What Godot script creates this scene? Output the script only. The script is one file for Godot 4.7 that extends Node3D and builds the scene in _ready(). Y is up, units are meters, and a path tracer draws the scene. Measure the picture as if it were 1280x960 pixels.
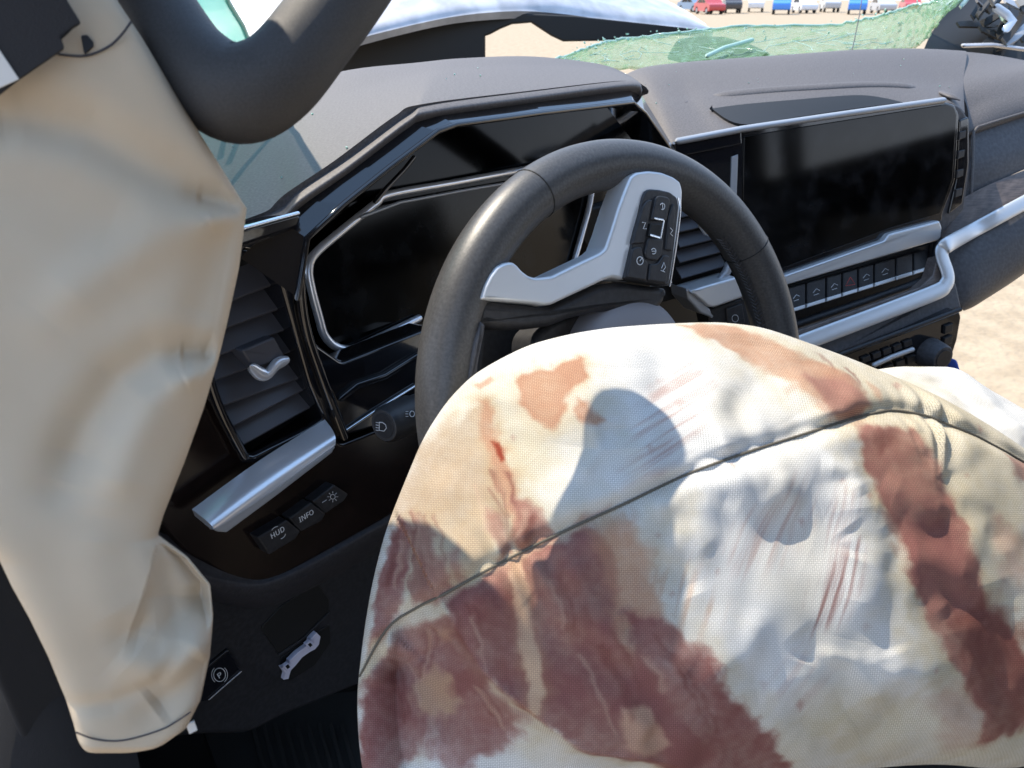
extends Node3D
# Inside a wrecked pickup: camera at the driver's door looking across the dash. y up, -z towards the bonnet, +x towards the passenger.

const EYE := Vector3(0, 1.62, 0)
const HEADING := 36.0
const PITCH := 27.0
const TO_SUN := Vector3(-0.15, 0.82, -0.50)
const FOCAL := 950.0      # focal length for a picture 1280 wide
var cr: Vector3           # camera right, up, ahead
var cu: Vector3
var ca: Vector3
var M := {}
var taken := {}
var origin := {}
var pad_rows := []
var cowl_rows := []
var rng := RandomNumberGenerator.new()

# ------------------------------------------------------------------ small tools
func aim(x: float, y: float) -> Vector3:
	return ca + cr * ((x - 640.0) / FOCAL) + cu * ((480.0 - y) / FOCAL)

func at(x: float, y: float, t: float) -> Vector3:
	return EYE + aim(x, y) * t

func plane_at(p: Vector3, n: Vector3) -> Dictionary:
	n = n.normalized()
	var a = Vector3.UP.cross(n).normalized()
	return {"o": p, "n": n, "a": a, "b": n.cross(a)}

func lifted(pl: Dictionary, h: float) -> Dictionary:
	return {"o": pl.o + pl.n * h, "n": pl.n, "a": pl.a, "b": pl.b}

func on(pl: Dictionary, x: float, y: float) -> Vector3:
	var d = aim(x, y)
	return EYE + d * ((pl.o - EYE).dot(pl.n) / d.dot(pl.n))

func flat(pl: Dictionary, p: Vector3) -> Vector2:
	return Vector2((p - pl.o).dot(pl.a), (p - pl.o).dot(pl.b))

func unflat(pl: Dictionary, q: Vector2, h := 0.0) -> Vector3:
	return pl.o + pl.a * q.x + pl.b * q.y + pl.n * h

func pv(nums: Array) -> PackedVector2Array:
	var r := PackedVector2Array()
	for i in range(0, nums.size(), 2):
		r.append(Vector2(nums[i], nums[i + 1]))
	return r

func p3(nums: Array) -> PackedVector3Array:      # x, y, distance triples
	var r := PackedVector3Array()
	for i in range(0, nums.size(), 3):
		r.append(at(nums[i], nums[i + 1], nums[i + 2]))
	return r

func all_on(pl: Dictionary, nums: Array) -> PackedVector3Array:
	var r := PackedVector3Array()
	for q in pv(nums):
		r.append(on(pl, q.x, q.y))
	return r

func spline(pts: PackedVector3Array, n: int, closed := false) -> PackedVector3Array:
	var r := PackedVector3Array()
	var m = pts.size()
	if m < 3 and not closed:
		for i in n:
			r.append(pts[0].lerp(pts[m - 1], float(i) / (n - 1)))
		return r
	for i in n:
		var f = float(i) / n * m if closed else float(i) / (n - 1) * (m - 1)
		var k = int(f)
		if not closed and k >= m - 1:
			k = m - 2
		var w = f - k
		if closed:
			r.append(pts[k % m].cubic_interpolate(pts[(k + 1) % m], pts[(k - 1 + m) % m], pts[(k + 2) % m], w))
		else:
			r.append(pts[k].cubic_interpolate(pts[k + 1], pts[maxi(k - 1, 0)], pts[mini(k + 2, m - 1)], w))
	return r

func numbered(called: String) -> String:
	if not taken.has(called):
		taken[called] = 0
		return called
	taken[called] += 1
	return "%s_%03d" % [called, taken[called]]

func thing(called: String, label: String, category: String, base: Vector3, group := "") -> Node3D:
	var o := Node3D.new()
	o.name = numbered(called)
	o.position = base
	add_child(o)
	tag(o, label, category, group)
	origin[o] = base
	return o

func tag(o: Node, label: String, category := "", group := "") -> void:
	o.set_meta("label", label)
	if category:
		o.set_meta("category", category)
	if group:
		o.set_meta("group", group)

class Mb:
	var v := PackedVector3Array()
	var n := PackedVector3Array()
	var uv := PackedVector2Array()
	var uv2 := PackedVector2Array()
	var idx := PackedInt32Array()
	func add(p: Vector3, nn: Vector3, t := Vector2.ZERO, t2 := Vector2.ZERO) -> int:
		v.append(p); n.append(nn); uv.append(t); uv2.append(t2)
		return v.size() - 1
	func tri(a: int, b: int, c: int) -> void:
		if (v[b] - v[a]).cross(v[c] - v[a]).dot(n[a] + n[b] + n[c]) > 0.0:
			idx.append(a); idx.append(c); idx.append(b)
		else:
			idx.append(a); idx.append(b); idx.append(c)
	func quad(a: int, b: int, c: int, d: int) -> void:
		tri(a, b, c); tri(a, c, d)
	func face(p: Array) -> void:       # flat polygon (convex), normal from its winding seen counter-clockwise
		var nn = (p[1] - p[0]).cross(p[2] - p[0]).normalized()
		var s = []
		for q in p:
			s.append(add(q, nn))
		for i in range(1, p.size() - 1):
			tri(s[0], s[i], s[i + 1])

func build(called: String, m: Mb, mat: Material, parent: Node = self) -> MeshInstance3D:
	var o := MeshInstance3D.new()
	o.name = numbered(called) if parent == self else called
	parent.add_child(o, true)
	var base: Vector3 = Vector3.ZERO
	var q = parent
	while q != self:
		base += q.position
		q = q.get_parent()
	if parent == self:
		var box := AABB(m.v[0], Vector3.ZERO)
		for p in m.v:
			box = box.expand(p)
		base = Vector3(box.get_center().x, box.position.y, box.get_center().z)
		o.position = base
	var vv = m.v.duplicate()
	for i in vv.size():
		vv[i] -= base
	var arr := []
	arr.resize(Mesh.ARRAY_MAX)
	arr[Mesh.ARRAY_VERTEX] = vv
	arr[Mesh.ARRAY_NORMAL] = m.n
	arr[Mesh.ARRAY_TEX_UV] = m.uv
	arr[Mesh.ARRAY_TEX_UV2] = m.uv2
	arr[Mesh.ARRAY_INDEX] = m.idx
	var am := ArrayMesh.new()
	am.add_surface_from_arrays(Mesh.PRIMITIVE_TRIANGLES, arr)
	am.surface_set_material(0, mat)
	o.mesh = am
	return o

# round the corners of an outline
func rounded(q: PackedVector2Array, r: float, steps := 4) -> PackedVector2Array:
	var out := PackedVector2Array()
	var m = q.size()
	for i in m:
		var p = q[i]
		var d0 = q[(i - 1 + m) % m] - p
		var d1 = q[(i + 1) % m] - p
		var k = minf(r, minf(d0.length(), d1.length()) * 0.45)
		var s = p + d0.normalized() * k
		var e = p + d1.normalized() * k
		for j in steps + 1:
			var w = float(j) / steps
			out.append(s.lerp(p, w).lerp(p.lerp(e, w), w))
	return out

# a bevelled plate: outline q in the axes of pl, its face at pl, its body behind it
func plate_mesh(mb: Mb, pl: Dictionary, q: PackedVector2Array, depth: float, bevel: float) -> void:
	if Geometry2D.is_polygon_clockwise(q):
		q.reverse()
	var m = q.size()
	var outn := []
	for i in m:
		var e = (q[(i + 1) % m] - q[i]).normalized()
		outn.append(Vector2(e.y, -e.x))
	var rings := [[1.0, 0.0], [0.62, 0.07], [0.29, 0.29], [0.07, 0.62], [0.0, 1.0]]
	var zz := []
	for r in rings:
		zz.append([r[0] * bevel, -r[1] * bevel])
	zz.append([0.0, -depth])
	var mit := []
	for i in m:
		var a: Vector2 = outn[(i - 1 + m) % m]
		var b: Vector2 = outn[i]
		var s = (a + b)
		mit.append(s / maxf(0.35, 1.0 + a.dot(b)))
	var pos = func(i, k): return unflat(pl, q[i] - mit[i] * zz[k][0], zz[k][1])
	var tilt := [1.0, 0.92, 0.7, 0.38, 0.0, 0.0]
	for i in m:
		var j = (i + 1) % m
		var nb: Vector2 = outn[i]
		var na: Vector2 = outn[(i - 1 + m) % m]
		var nc: Vector2 = outn[j]
		var n0 = (na + nb).normalized() if na.dot(nb) > 0.75 else nb
		var n1 = (nb + nc).normalized() if nb.dot(nc) > 0.75 else nb
		for k in zz.size() - 1:
			var f = func(nn, t): return ((pl.a * nn.x + pl.b * nn.y) * sqrt(1.0 - t * t) + pl.n * t).normalized()
			var t0 = tilt[k] if bevel > 0 else 0.0
			var t1 = tilt[k + 1] if bevel > 0 else 0.0
			mb.quad(mb.add(pos.call(i, k), f.call(n0, t0)), mb.add(pos.call(j, k), f.call(n1, t0)), mb.add(pos.call(j, k + 1), f.call(n1, t1)), mb.add(pos.call(i, k + 1), f.call(n0, t1)))
	for side in [0, 1]:
		var qq := PackedVector2Array()
		for i in m:
			qq.append(q[i] - mit[i] * (bevel if side == 0 else 0.0))
		var tr = Geometry2D.triangulate_polygon(qq)
		if tr.is_empty():
			tr = Geometry2D.triangulate_polygon(q)
		var first = mb.v.size()
		for i in m:
			mb.add(unflat(pl, qq[i], 0.0 if side == 0 else -depth), pl.n if side == 0 else -pl.n, qq[i])
		for i in range(0, tr.size(), 3):
			mb.tri(first + tr[i], first + tr[i + 1], first + tr[i + 2])

func outline(pl: Dictionary, nums: Array, r := 0.0) -> PackedVector2Array:
	var q := PackedVector2Array()
	for p in pv(nums):
		q.append(flat(pl, on(pl, p.x, p.y)))
	return rounded(q, r) if r > 0 else q

func plate(called: String, mat: Material, parent: Node, pl: Dictionary, nums: Array, lift: float, depth: float, bevel := 0.0015, r := 0.0) -> MeshInstance3D:
	var l = lifted(pl, lift)
	var mb := Mb.new()
	plate_mesh(mb, l, outline(l, nums, r), depth, bevel)
	return build(called, mb, mat, parent)

# a tube along pts; ra across (in the plane whose normal is nref), rb along nref
func tube_mesh(mb: Mb, pts: PackedVector3Array, ra, rb = null, nref = null, closed := false, sides := 16, caps := true) -> void:
	var m = pts.size()
	var up: Vector3
	var rows := []
	var list := []
	for i in m:
		var t = (pts[(i + 1) % m] - pts[(i - 1 + m) % m]) if closed else (pts[mini(i + 1, m - 1)] - pts[maxi(i - 1, 0)])
		t = t.normalized()
		if nref != null:
			up = nref
		elif i == 0:
			up = t.cross(Vector3(0.3, 1, 0.2)).normalized()
		up = (up - t * up.dot(t)).normalized()
		var side = t.cross(up)
		var a = ra[i] if ra is Array else ra
		var b = a if rb == null else (rb[i] if rb is Array else rb)
		list.append([pts[i], t, side, up, a, b])
	if caps and not closed:
		var f = list[0]
		var g = list[m - 1]
		var pre := []
		var post := []
		for k in 4:
			var w = k / 4.0
			var s = sqrt(1.0 - (1.0 - w) * (1.0 - w))
			pre.append([f[0] - f[1] * f[4] * (1.0 - w), f[1], f[2], f[3], f[4] * maxf(s, 0.02), f[5] * maxf(s, 0.02)])
			post.push_front([g[0] + g[1] * g[4] * (1.0 - w), g[1], g[2], g[3], g[4] * maxf(s, 0.02), g[5] * maxf(s, 0.02)])
		list = pre + list + post
	var len_ := 0.0
	for i in list.size():
		var L = list[i]
		if i > 0:
			len_ += (L[0] - list[i - 1][0]).length()
		var row := []
		for j in sides + 1:
			var ang = TAU * j / sides
			var nn = (L[2] * cos(ang) / maxf(L[4], 1e-5) + L[3] * sin(ang) / maxf(L[5], 1e-5)).normalized()
			row.append(mb.add(L[0] + L[2] * cos(ang) * L[4] + L[3] * sin(ang) * L[5], nn, Vector2(float(j) / sides, len_)))
		rows.append(row)
	for i in rows.size() - (0 if closed else 1):
		var r0 = rows[i]
		var r1 = rows[(i + 1) % rows.size()]
		for j in sides:
			mb.quad(r0[j], r0[j + 1], r1[j + 1], r1[j])

func tube(called: String, mat: Material, parent: Node, pts: PackedVector3Array, ra, rb = null, nref = null, closed := false, sides := 16) -> MeshInstance3D:
	var mb := Mb.new()
	tube_mesh(mb, pts, ra, rb, nref, closed, sides)
	return build(called, mb, mat, parent)

# smooth sheet through a grid of points (rows of equal length); nrm points to its front
func sheet_mesh(mb: Mb, rows: Array, front: Vector3, uvs := 1.0) -> void:
	var nr = rows.size()
	var nc = rows[0].size()
	var first = mb.v.size()
	for i in nr:
		for j in nc:
			var du = rows[i][mini(j + 1, nc - 1)] - rows[i][maxi(j - 1, 0)]
			var dv = rows[mini(i + 1, nr - 1)][j] - rows[maxi(i - 1, 0)][j]
			var nn = du.cross(dv)
			nn = nn.normalized() if nn.length() > 1e-12 else front
			mb.add(rows[i][j], nn, Vector2(float(j) / (nc - 1), float(i) / (nr - 1)) * uvs)
	var sum := Vector3.ZERO
	for k in range(first, mb.n.size()):
		sum += mb.n[k]
	if sum.dot(front) < 0:
		for k in range(first, mb.n.size()):
			mb.n[k] = -mb.n[k]
	for i in nr - 1:
		for j in nc - 1:
			var a = first + i * nc + j
			mb.quad(a, a + 1, a + nc + 1, a + nc)

func grid_from(ctrl: Array, nr: int, nc: int) -> Array:
	var wide := []
	for r in ctrl:
		wide.append(spline(r, nc))
	var rows := []
	for i in nr:
		rows.append(PackedVector3Array())
	for j in nc:
		var col := PackedVector3Array()
		for r in wide:
			col.append(r[j])
		var s = spline(col, nr)
		for i in nr:
			rows[i].append(s[i])
	return rows

# a sheet with thickness
func shell_mesh(mb: Mb, rows: Array, front: Vector3, thick: float) -> void:
	sheet_mesh(mb, rows, front)
	var nr = rows.size()
	var nc = rows[0].size()
	var back := []
	for i in nr:
		var r := PackedVector3Array()
		for j in nc:
			r.append(rows[i][j] - mb.n[mb.n.size() - nr * nc + i * nc + j] * thick)
		back.append(r)
	var rim := []
	for j in nc: rim.append([rows[0][j], back[0][j]])
	for i in range(1, nr): rim.append([rows[i][nc - 1], back[i][nc - 1]])
	for j in range(nc - 2, -1, -1): rim.append([rows[nr - 1][j], back[nr - 1][j]])
	for i in range(nr - 2, 0, -1): rim.append([rows[i][0], back[i][0]])
	var c := Vector3.ZERO
	for r in rim:
		c += r[0] / rim.size()
	sheet_mesh(mb, back, -front)
	for k in rim.size():
		var a = rim[k]
		var b = rim[(k + 1) % rim.size()]
		var nn = (b[0] - a[0]).cross(a[1] - a[0]).normalized()
		if nn.dot((a[0] + b[0]) * 0.5 - c) < 0:
			nn = -nn
		mb.quad(mb.add(a[0], nn), mb.add(b[0], nn), mb.add(b[1], nn), mb.add(a[1], nn))

func shell(called: String, mat: Material, parent: Node, ctrl: Array, nr: int, nc: int, front: Vector3, thick: float) -> MeshInstance3D:
	var mb := Mb.new()
	shell_mesh(mb, grid_from(ctrl, nr, nc), front, thick)
	return build(called, mb, mat, parent)

func box_mesh(mb: Mb, c: Vector3, size: Vector3, basis := Basis()) -> void:
	var pl = {"o": c + basis.z * size.z / 2, "n": basis.z, "a": basis.x, "b": basis.y}
	var h = size / 2
	plate_mesh(mb, pl, PackedVector2Array([Vector2(-h.x, -h.y), Vector2(h.x, -h.y), Vector2(h.x, h.y), Vector2(-h.x, h.y)]), size.z, minf(0.004, minf(h.x, minf(h.y, h.z)) * 0.4))

func box(called: String, mat: Material, parent: Node, c: Vector3, size: Vector3, basis := Basis()) -> MeshInstance3D:
	var mb := Mb.new()
	box_mesh(mb, c, size, basis)
	return build(called, mb, mat, parent)

# a thin printed stroke on a plane
func stroke(mb: Mb, pl: Dictionary, nums: Array, lift: float, w: float) -> void:
	var l = lifted(pl, lift)
	tube_mesh(mb, all_on(l, nums), w / 2, 0.00025, pl.n, false, 6)

func ring_nums(x: float, y: float, rx: float, ry: float, from := 0.0, to := TAU, n := 14) -> Array:
	var r := []
	for i in n + 1:
		var a = from + (to - from) * i / n
		r += [x + rx * cos(a), y + ry * sin(a)]
	return r

func text(called: String, s: String, mat: Material, parent: Node, pl: Dictionary, lift: float, x0: float, y0: float, x1: float, y1: float, height: float) -> void:
	var l = lifted(pl, lift)
	var p = on(l, (x0 + x1) / 2, (y0 + y1) / 2)
	var ex = (on(l, x1, y1) - on(l, x0, y0)).normalized()
	var tm := TextMesh.new()
	var f := SystemFont.new()
	f.font_names = PackedStringArray(["Droid Sans"])
	tm.font = f
	tm.text = s
	tm.font_size = 48
	tm.pixel_size = height / 36.0
	tm.depth = 0.0004
	tm.curve_step = 2.0
	tm.material = mat
	var o := MeshInstance3D.new()
	o.name = called
	o.mesh = tm
	parent.add_child(o, true)
	var base := Vector3.ZERO
	var q = parent
	while q != self:
		base += q.position
		q = q.get_parent()
	o.transform = Transform3D(Basis(ex, pl.n.cross(ex), pl.n), p - base)

# ------------------------------------------------------------------ materials
func noise_tex(freq: float, octaves := 4, type := FastNoiseLite.TYPE_SIMPLEX_SMOOTH, size := 512, ramp: Gradient = null, sd := 1) -> NoiseTexture2D:
	var nz := FastNoiseLite.new()
	nz.noise_type = type
	nz.frequency = freq
	nz.fractal_octaves = octaves
	nz.seed = sd
	var t := NoiseTexture2D.new()
	t.width = size
	t.height = size
	t.seamless = true
	t.noise = nz
	if ramp:
		t.color_ramp = ramp
	return t

func ramp2(a: Color, b: Color, p0 := 0.2, p1 := 0.8) -> Gradient:
	var g := Gradient.new()
	g.offsets = PackedFloat32Array([p0, p1])
	g.colors = PackedColorArray([a, b])
	return g

func lin(v: float, g := -1.0, b := -1.0) -> Color:
	return Color(v, v if g < 0 else g, v if b < 0 else b).linear_to_srgb()

func mat(called: String, c: Color, rough: float, metal := 0.0, grain: Texture2D = null, per_m := 20.0, relief := 0.0, mottle: Texture2D = null, rough_tex: Texture2D = null) -> StandardMaterial3D:
	var m := StandardMaterial3D.new()
	m.resource_name = called
	m.albedo_color = c
	m.roughness = rough
	m.metallic = metal
	m.uv1_triplanar = true
	m.uv1_world_triplanar = true
	m.uv1_scale = Vector3.ONE * per_m
	if grain and relief > 0:
		m.heightmap_enabled = true
		m.heightmap_texture = grain
		m.heightmap_scale = relief
	if mottle:
		m.albedo_texture = mottle
	if rough_tex:
		m.roughness_texture = rough_tex
	M[called] = m
	return m

func materials() -> void:
	var leather = noise_tex(0.06, 3, FastNoiseLite.TYPE_CELLULAR, 512)
	var fine = noise_tex(0.12, 3, FastNoiseLite.TYPE_SIMPLEX_SMOOTH, 512, null, 4)
	var dusty = noise_tex(0.012, 5, FastNoiseLite.TYPE_SIMPLEX_SMOOTH, 1024, ramp2(Color(0.80, 0.80, 0.80), Color(1, 1, 1), 0.3, 0.75), 7)
	var smear = noise_tex(0.02, 5, FastNoiseLite.TYPE_SIMPLEX_SMOOTH, 1024, ramp2(Color(0.45, 0.45, 0.45), Color(1, 1, 1), 0.3, 0.8), 9)
	mat("pad", lin(0.128, 0.117, 0.115), 0.6, 0.0, leather, 24.0, 0.012, dusty)
	mat("pad_low", lin(0.035, 0.034, 0.04), 0.6, 0.0, leather, 14.0, 0.03, dusty)
	mat("wheel_leather", lin(0.075, 0.073, 0.072), 0.40, 0.0, leather, 30.0, 0.010, dusty)
	mat("dark_plastic", lin(0.026, 0.026, 0.029), 0.5, 0.0, fine, 12.0, 0.01, dusty)
	mat("grey_plastic", lin(0.09, 0.088, 0.095), 0.6, 0.0, fine, 12.0, 0.015, dusty)
	mat("handle", lin(0.045, 0.043, 0.043), 0.55, 0.0, fine, 60.0, 0.02, dusty)
	mat("slat", lin(0.065, 0.065, 0.075), 0.42, 0.0, fine, 12.0, 0.005)
	mat("gloss", lin(0.008, 0.008, 0.01), 0.5, 0.0, null, 5.0, 0.0, null, smear)
	M.gloss.roughness = 0.12
	M.gloss.clearcoat_enabled = true
	M.gloss.clearcoat = 0.6
	M.gloss.clearcoat_roughness = 0.04
	mat("gloss_brown", lin(0.012, 0.007, 0.006), 0.16, 0.0, null, 5.0, 0.0, dusty)
	mat("glass_black", lin(0.004, 0.004, 0.005), 0.08)
	M.glass_black.metallic_specular = 0.38
	mat("display_black", lin(0.003, 0.003, 0.0035), 0.10)
	M.display_black.metallic_specular = 0.25
	var smudge = noise_tex(0.006, 6, FastNoiseLite.TYPE_SIMPLEX_SMOOTH, 1024, ramp2(Color(0.15, 0.15, 0.15), Color(1, 1, 1), 0.35, 0.8), 31)
	mat("glass_black", lin(0.013, 0.013, 0.014), 0.08, 0.0, null, 3.0, 0.0, smudge)
	M.glass_black.metallic_specular = 0.42
	mat("display_black", lin(0.010, 0.011, 0.012), 0.10, 0.0, null, 3.0, 0.0, smudge)
	M.display_black.metallic_specular = 0.28
	mat("seat_leather", lin(0.13, 0.115, 0.10), 0.7, 0.0, leather, 12.0, 0.03)
	mat("chrome", lin(0.82, 0.83, 0.85), 0.17, 1.0)
	mat("satin", lin(0.66, 0.68, 0.70), 0.34, 0.45, fine, 30.0, 0.004)
	mat("satin_dim", lin(0.38, 0.40, 0.43), 0.38, 0.45, fine, 30.0, 0.004)
	mat("print", lin(0.62, 0.64, 0.66), 0.6)
	mat("red", lin(0.55, 0.05, 0.04), 0.4)
	mat("white_plastic", lin(0.55, 0.55, 0.66), 0.5)
	var wood = noise_tex(0.02, 4, FastNoiseLite.TYPE_SIMPLEX_SMOOTH, 512, ramp2(lin(0.07, 0.055, 0.05), lin(0.19, 0.15, 0.13)), 3)
	mat("wood", Color.WHITE, 0.4, 0.0, null, 1.0, 0.0, wood)
	M.wood.uv1_scale = Vector3(3, 30, 12)
	mat("rubber", lin(0.022), 0.75, 0.0, fine, 30.0, 0.02)
	mat("carpet", lin(0.012, 0.012, 0.014), 0.95, 0.0, fine, 40.0, 0.15)
	mat("paint_silver", lin(0.58, 0.58, 0.61), 0.35, 0.15, null, 1.0, 0.0, dusty)
	M.paint_silver.clearcoat_enabled = true
	M.paint_silver.clearcoat = 0.8
	M.paint_silver.clearcoat_roughness = 0.05
	mat("black_part", lin(0.006), 0.6)
	mat("headliner", lin(0.25, 0.24, 0.22), 0.95)
	var sand = noise_tex(0.01, 6, FastNoiseLite.TYPE_SIMPLEX_SMOOTH, 1024, ramp2(lin(0.33, 0.262, 0.18), lin(0.40, 0.32, 0.225), 0.3, 0.7), 11)
	mat("sand", Color.WHITE, 0.95, 0.0, noise_tex(0.1, 5, FastNoiseLite.TYPE_SIMPLEX_SMOOTH, 512, null, 5), 0.35, 0.8, sand)
	var g := StandardMaterial3D.new()
	g.resource_name = "tinted_glass"
	var cells := FastNoiseLite.new()
	cells.noise_type = FastNoiseLite.TYPE_CELLULAR
	cells.cellular_return_type = FastNoiseLite.RETURN_DISTANCE2_SUB
	cells.frequency = 0.011
	cells.fractal_octaves = 2
	var crazing := NoiseTexture2D.new()
	crazing.width = 1024
	crazing.height = 1024
	crazing.noise = cells
	crazing.seamless = true
	var cg := Gradient.new()
	cg.offsets = PackedFloat32Array([0.0, 0.07, 0.16, 1.0])
	cg.colors = PackedColorArray([Color(0.64, 0.80, 0.72, 0.58), Color(0.56, 0.71, 0.58, 0.48), Color(0.52, 0.66, 0.50, 0.44), Color(0.48, 0.63, 0.48, 0.42)])
	crazing.color_ramp = cg
	g.albedo_texture = crazing
	g.uv1_scale = Vector3(2.6, 0.8, 1.0)
	g.roughness = 0.30
	g.transparency = BaseMaterial3D.TRANSPARENCY_ALPHA
	g.backlight_enabled = true
	g.backlight = Color(0.72, 0.82, 0.66)
	M["tinted_glass"] = g
	var ge := StandardMaterial3D.new()
	ge.resource_name = "glass_edge"
	ge.albedo_color = lin(0.42, 0.58, 0.52)
	ge.roughness = 0.15
	ge.backlight_enabled = true
	ge.backlight = Color(0.5, 0.65, 0.6)
	M["glass_edge"] = ge
	var gz = g.duplicate()
	gz.resource_name = "crazed_glass"
	gz.albedo_texture = null
	gz.albedo_color = Color(0.34, 0.62, 0.58, 0.60)
	gz.backlight = Color(0.45, 0.80, 0.74)
	M["crazed_glass"] = gz
	# woven threads: a small tile that repeats
	var im := Image.create(64, 64, false, Image.FORMAT_RGB8)
	for y in 64:
		for x in 64:
			var cx = int(x / 8)
			var cy = int(y / 8)
			var over = (cx + cy) % 2 == 0
			var fx = absf((x % 8) - 3.5) / 3.5
			var fy = absf((y % 8) - 3.5) / 3.5
			var h = 1.0 - pow(fx if over else fy, 2.0) * 0.20
			h -= (0.06 if over else 0.0)
			h *= 1.0 - 0.3 * pow(maxf(fx, fy), 6.0) * minf(fx, fy)
			im.set_pixel(x, y, Color(h, h, h))
	M["weave_image"] = ImageTexture.create_from_image(im)

# ------------------------------------------------------------------ bags of cloth
# A pillow on a base plane. Its rim follows an outline round a centre; the dome, its folds and seams are heights over the plane.
class Bag:
	var pl: Dictionary
	var rad := PackedFloat32Array()      # rim radius by angle
	var H := 0.14
	var px := 2.2
	var pw := 0.62
	var folds := []                      # [points, amount, width, one_sided]
	var nz := FastNoiseLite.new()
	var n_amp := 0.004
	func r_of(ang: float) -> float:
		var m = rad.size()
		var f = fposmod(ang, TAU) / TAU * m
		var k = int(f) % m
		return lerpf(rad[k], rad[(k + 1) % m], f - int(f))
	func dome(q: Vector2) -> float:
		var rho = minf(q.length() / r_of(q.angle()), 1.0)
		return H * pow(maxf(0.0, 1.0 - pow(rho, px)), pw)
	func near(q: Vector2, pts: PackedVector2Array) -> Vector2:     # distance to a line of points, its sign by side; y: how far along
		var best := 1e9
		var sgn := 1.0
		var along := 0.0
		for i in pts.size() - 1:
			var a = pts[i]
			var d = pts[i + 1] - a
			var t = clampf((q - a).dot(d) / d.length_squared(), 0.0, 1.0)
			var e = q - a - d * t
			var l = e.length_squared()
			if l < best:
				best = l
				sgn = 1.0 if d.cross(q - a) > 0 else -1.0
				along = (i + t) / (pts.size() - 1)
		return Vector2(sqrt(best) * sgn, along)
	func relief(q: Vector2) -> float:
		var h := 0.0
		for f in folds:
			var bb: Rect2 = f[4]
			if not bb.has_point(q):
				continue
			var s = near(q, f[0])
			var w: float = f[2]
			var d = absf(s.x)
			var fade = minf(1.0, minf(s.y, 1.0 - s.y) * 5.0 + f[5])
			if f[3] == 1:        # a step: the ground falls on the positive side and comes back slowly
				if s.x > 0:
					h += f[1] * (1.0 - exp(-s.x / (w * 0.25))) * exp(-pow(s.x / (w * 3.0), 2.0)) * fade
			elif f[3] == 2:      # puckers across a seam
				h += f[1] * exp(-pow(d / w, 2.0)) * sin(s.y * 95.0 + 4.0 * sin(s.y * 23.0)) * (0.4 + 0.6 * sin(s.y * 31.0)) * minf(1.0, d / 0.004)
			else:
				h += f[1] * exp(-pow(d / w, 2.0)) * fade
		h += n_amp * nz.get_noise_2d(q.x * 1000.0, q.y * 1000.0)
		return h
	func height(q: Vector2) -> float:
		var rho = minf(q.length() / r_of(q.angle()), 1.0)
		return H * pow(maxf(0.0, 1.0 - pow(rho, px)), pw) + relief(q) * minf(1.0, (1.0 - rho) * 9.0)
	var calm := 1.0
	func fold(pts: PackedVector2Array, amount: float, width: float, kind := 0, ends := 0.0) -> void:
		if kind == 0:
			amount *= calm
		var bb := Rect2(pts[0], Vector2.ZERO)
		for p in pts:
			bb = bb.expand(p)
		folds.append([pts, amount, width, kind, bb.grow(width * (9.0 if kind == 1 else 3.0)), ends])

func bag_rim(b: Bag, nums: Array) -> void:
	var q := PackedVector2Array()
	for p in pv(nums):
		q.append(flat(b.pl, on(b.pl, p.x, p.y)))
	q = rounded(q, 0.05, 4)
	var m := 720
	b.rad.resize(m)
	for i in m:
		var dir = Vector2.from_angle(TAU * i / m)
		var best := 0.01
		for k in q.size():
			var hit = Geometry2D.segment_intersects_segment(Vector2.ZERO, dir * 3.0, q[k], q[(k + 1) % q.size()])
			if hit != null:
				best = maxf(best, hit.length())
		b.rad[i] = best
	var want = b.rad.duplicate()
	# the dome leans out past its rim when seen from the side: draw the rim in until the body fills the outline
	for round_ in 5:
		var next = b.rad.duplicate()
		for i in range(0, m, 4):
			var dir = Vector2.from_angle(TAU * i / m)
			var seen := 0.0
			for k in 14:
				var s = dir * b.rad[i] * (0.48 + 0.04 * k)
				var p = unflat(b.pl, s, b.dome(s))
				var d = p - EYE
				var e = flat(b.pl, EYE + d * ((b.pl.o - EYE).dot(b.pl.n) / d.dot(b.pl.n)))
				seen = maxf(seen, e.dot(dir))
			for k in 4:
				next[(i + k) % m] = 0.35 + 0.65 * want[i] / maxf(seen, 0.01)
		var soft = next.duplicate()
		for i in m:
			var s := 0.0
			for k in range(-9, 10):
				s += next[(i + k + m) % m]
			soft[i] = s / 19.0
		for i in m:
			b.rad[i] *= soft[i]

func bag_uv(b: Bag, x: float, y: float) -> Vector2:       # where the line of sight meets the dome
	var d = aim(x, y)
	var h := 0.06
	var q := Vector2.ZERO
	for i in 9:
		var p = EYE + d * ((b.pl.o + b.pl.n * h - EYE).dot(b.pl.n) / d.dot(b.pl.n))
		q = flat(b.pl, p)
		h = lerpf(h, b.dome(q), 0.7)
	return q

func bag_line(b: Bag, nums: Array) -> PackedVector2Array:
	var r := PackedVector2Array()
	for p in pv(nums):
		r.append(bag_uv(b, p.x, p.y))
	return r

func bag_smooth(b: Bag, nums: Array, n: int) -> PackedVector2Array:
	var p := PackedVector3Array()
	for q in bag_line(b, nums):
		p.append(Vector3(q.x, q.y, 0))
	var r := PackedVector2Array()
	for q in spline(p, n):
		r.append(Vector2(q.x, q.y))
	return r

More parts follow.
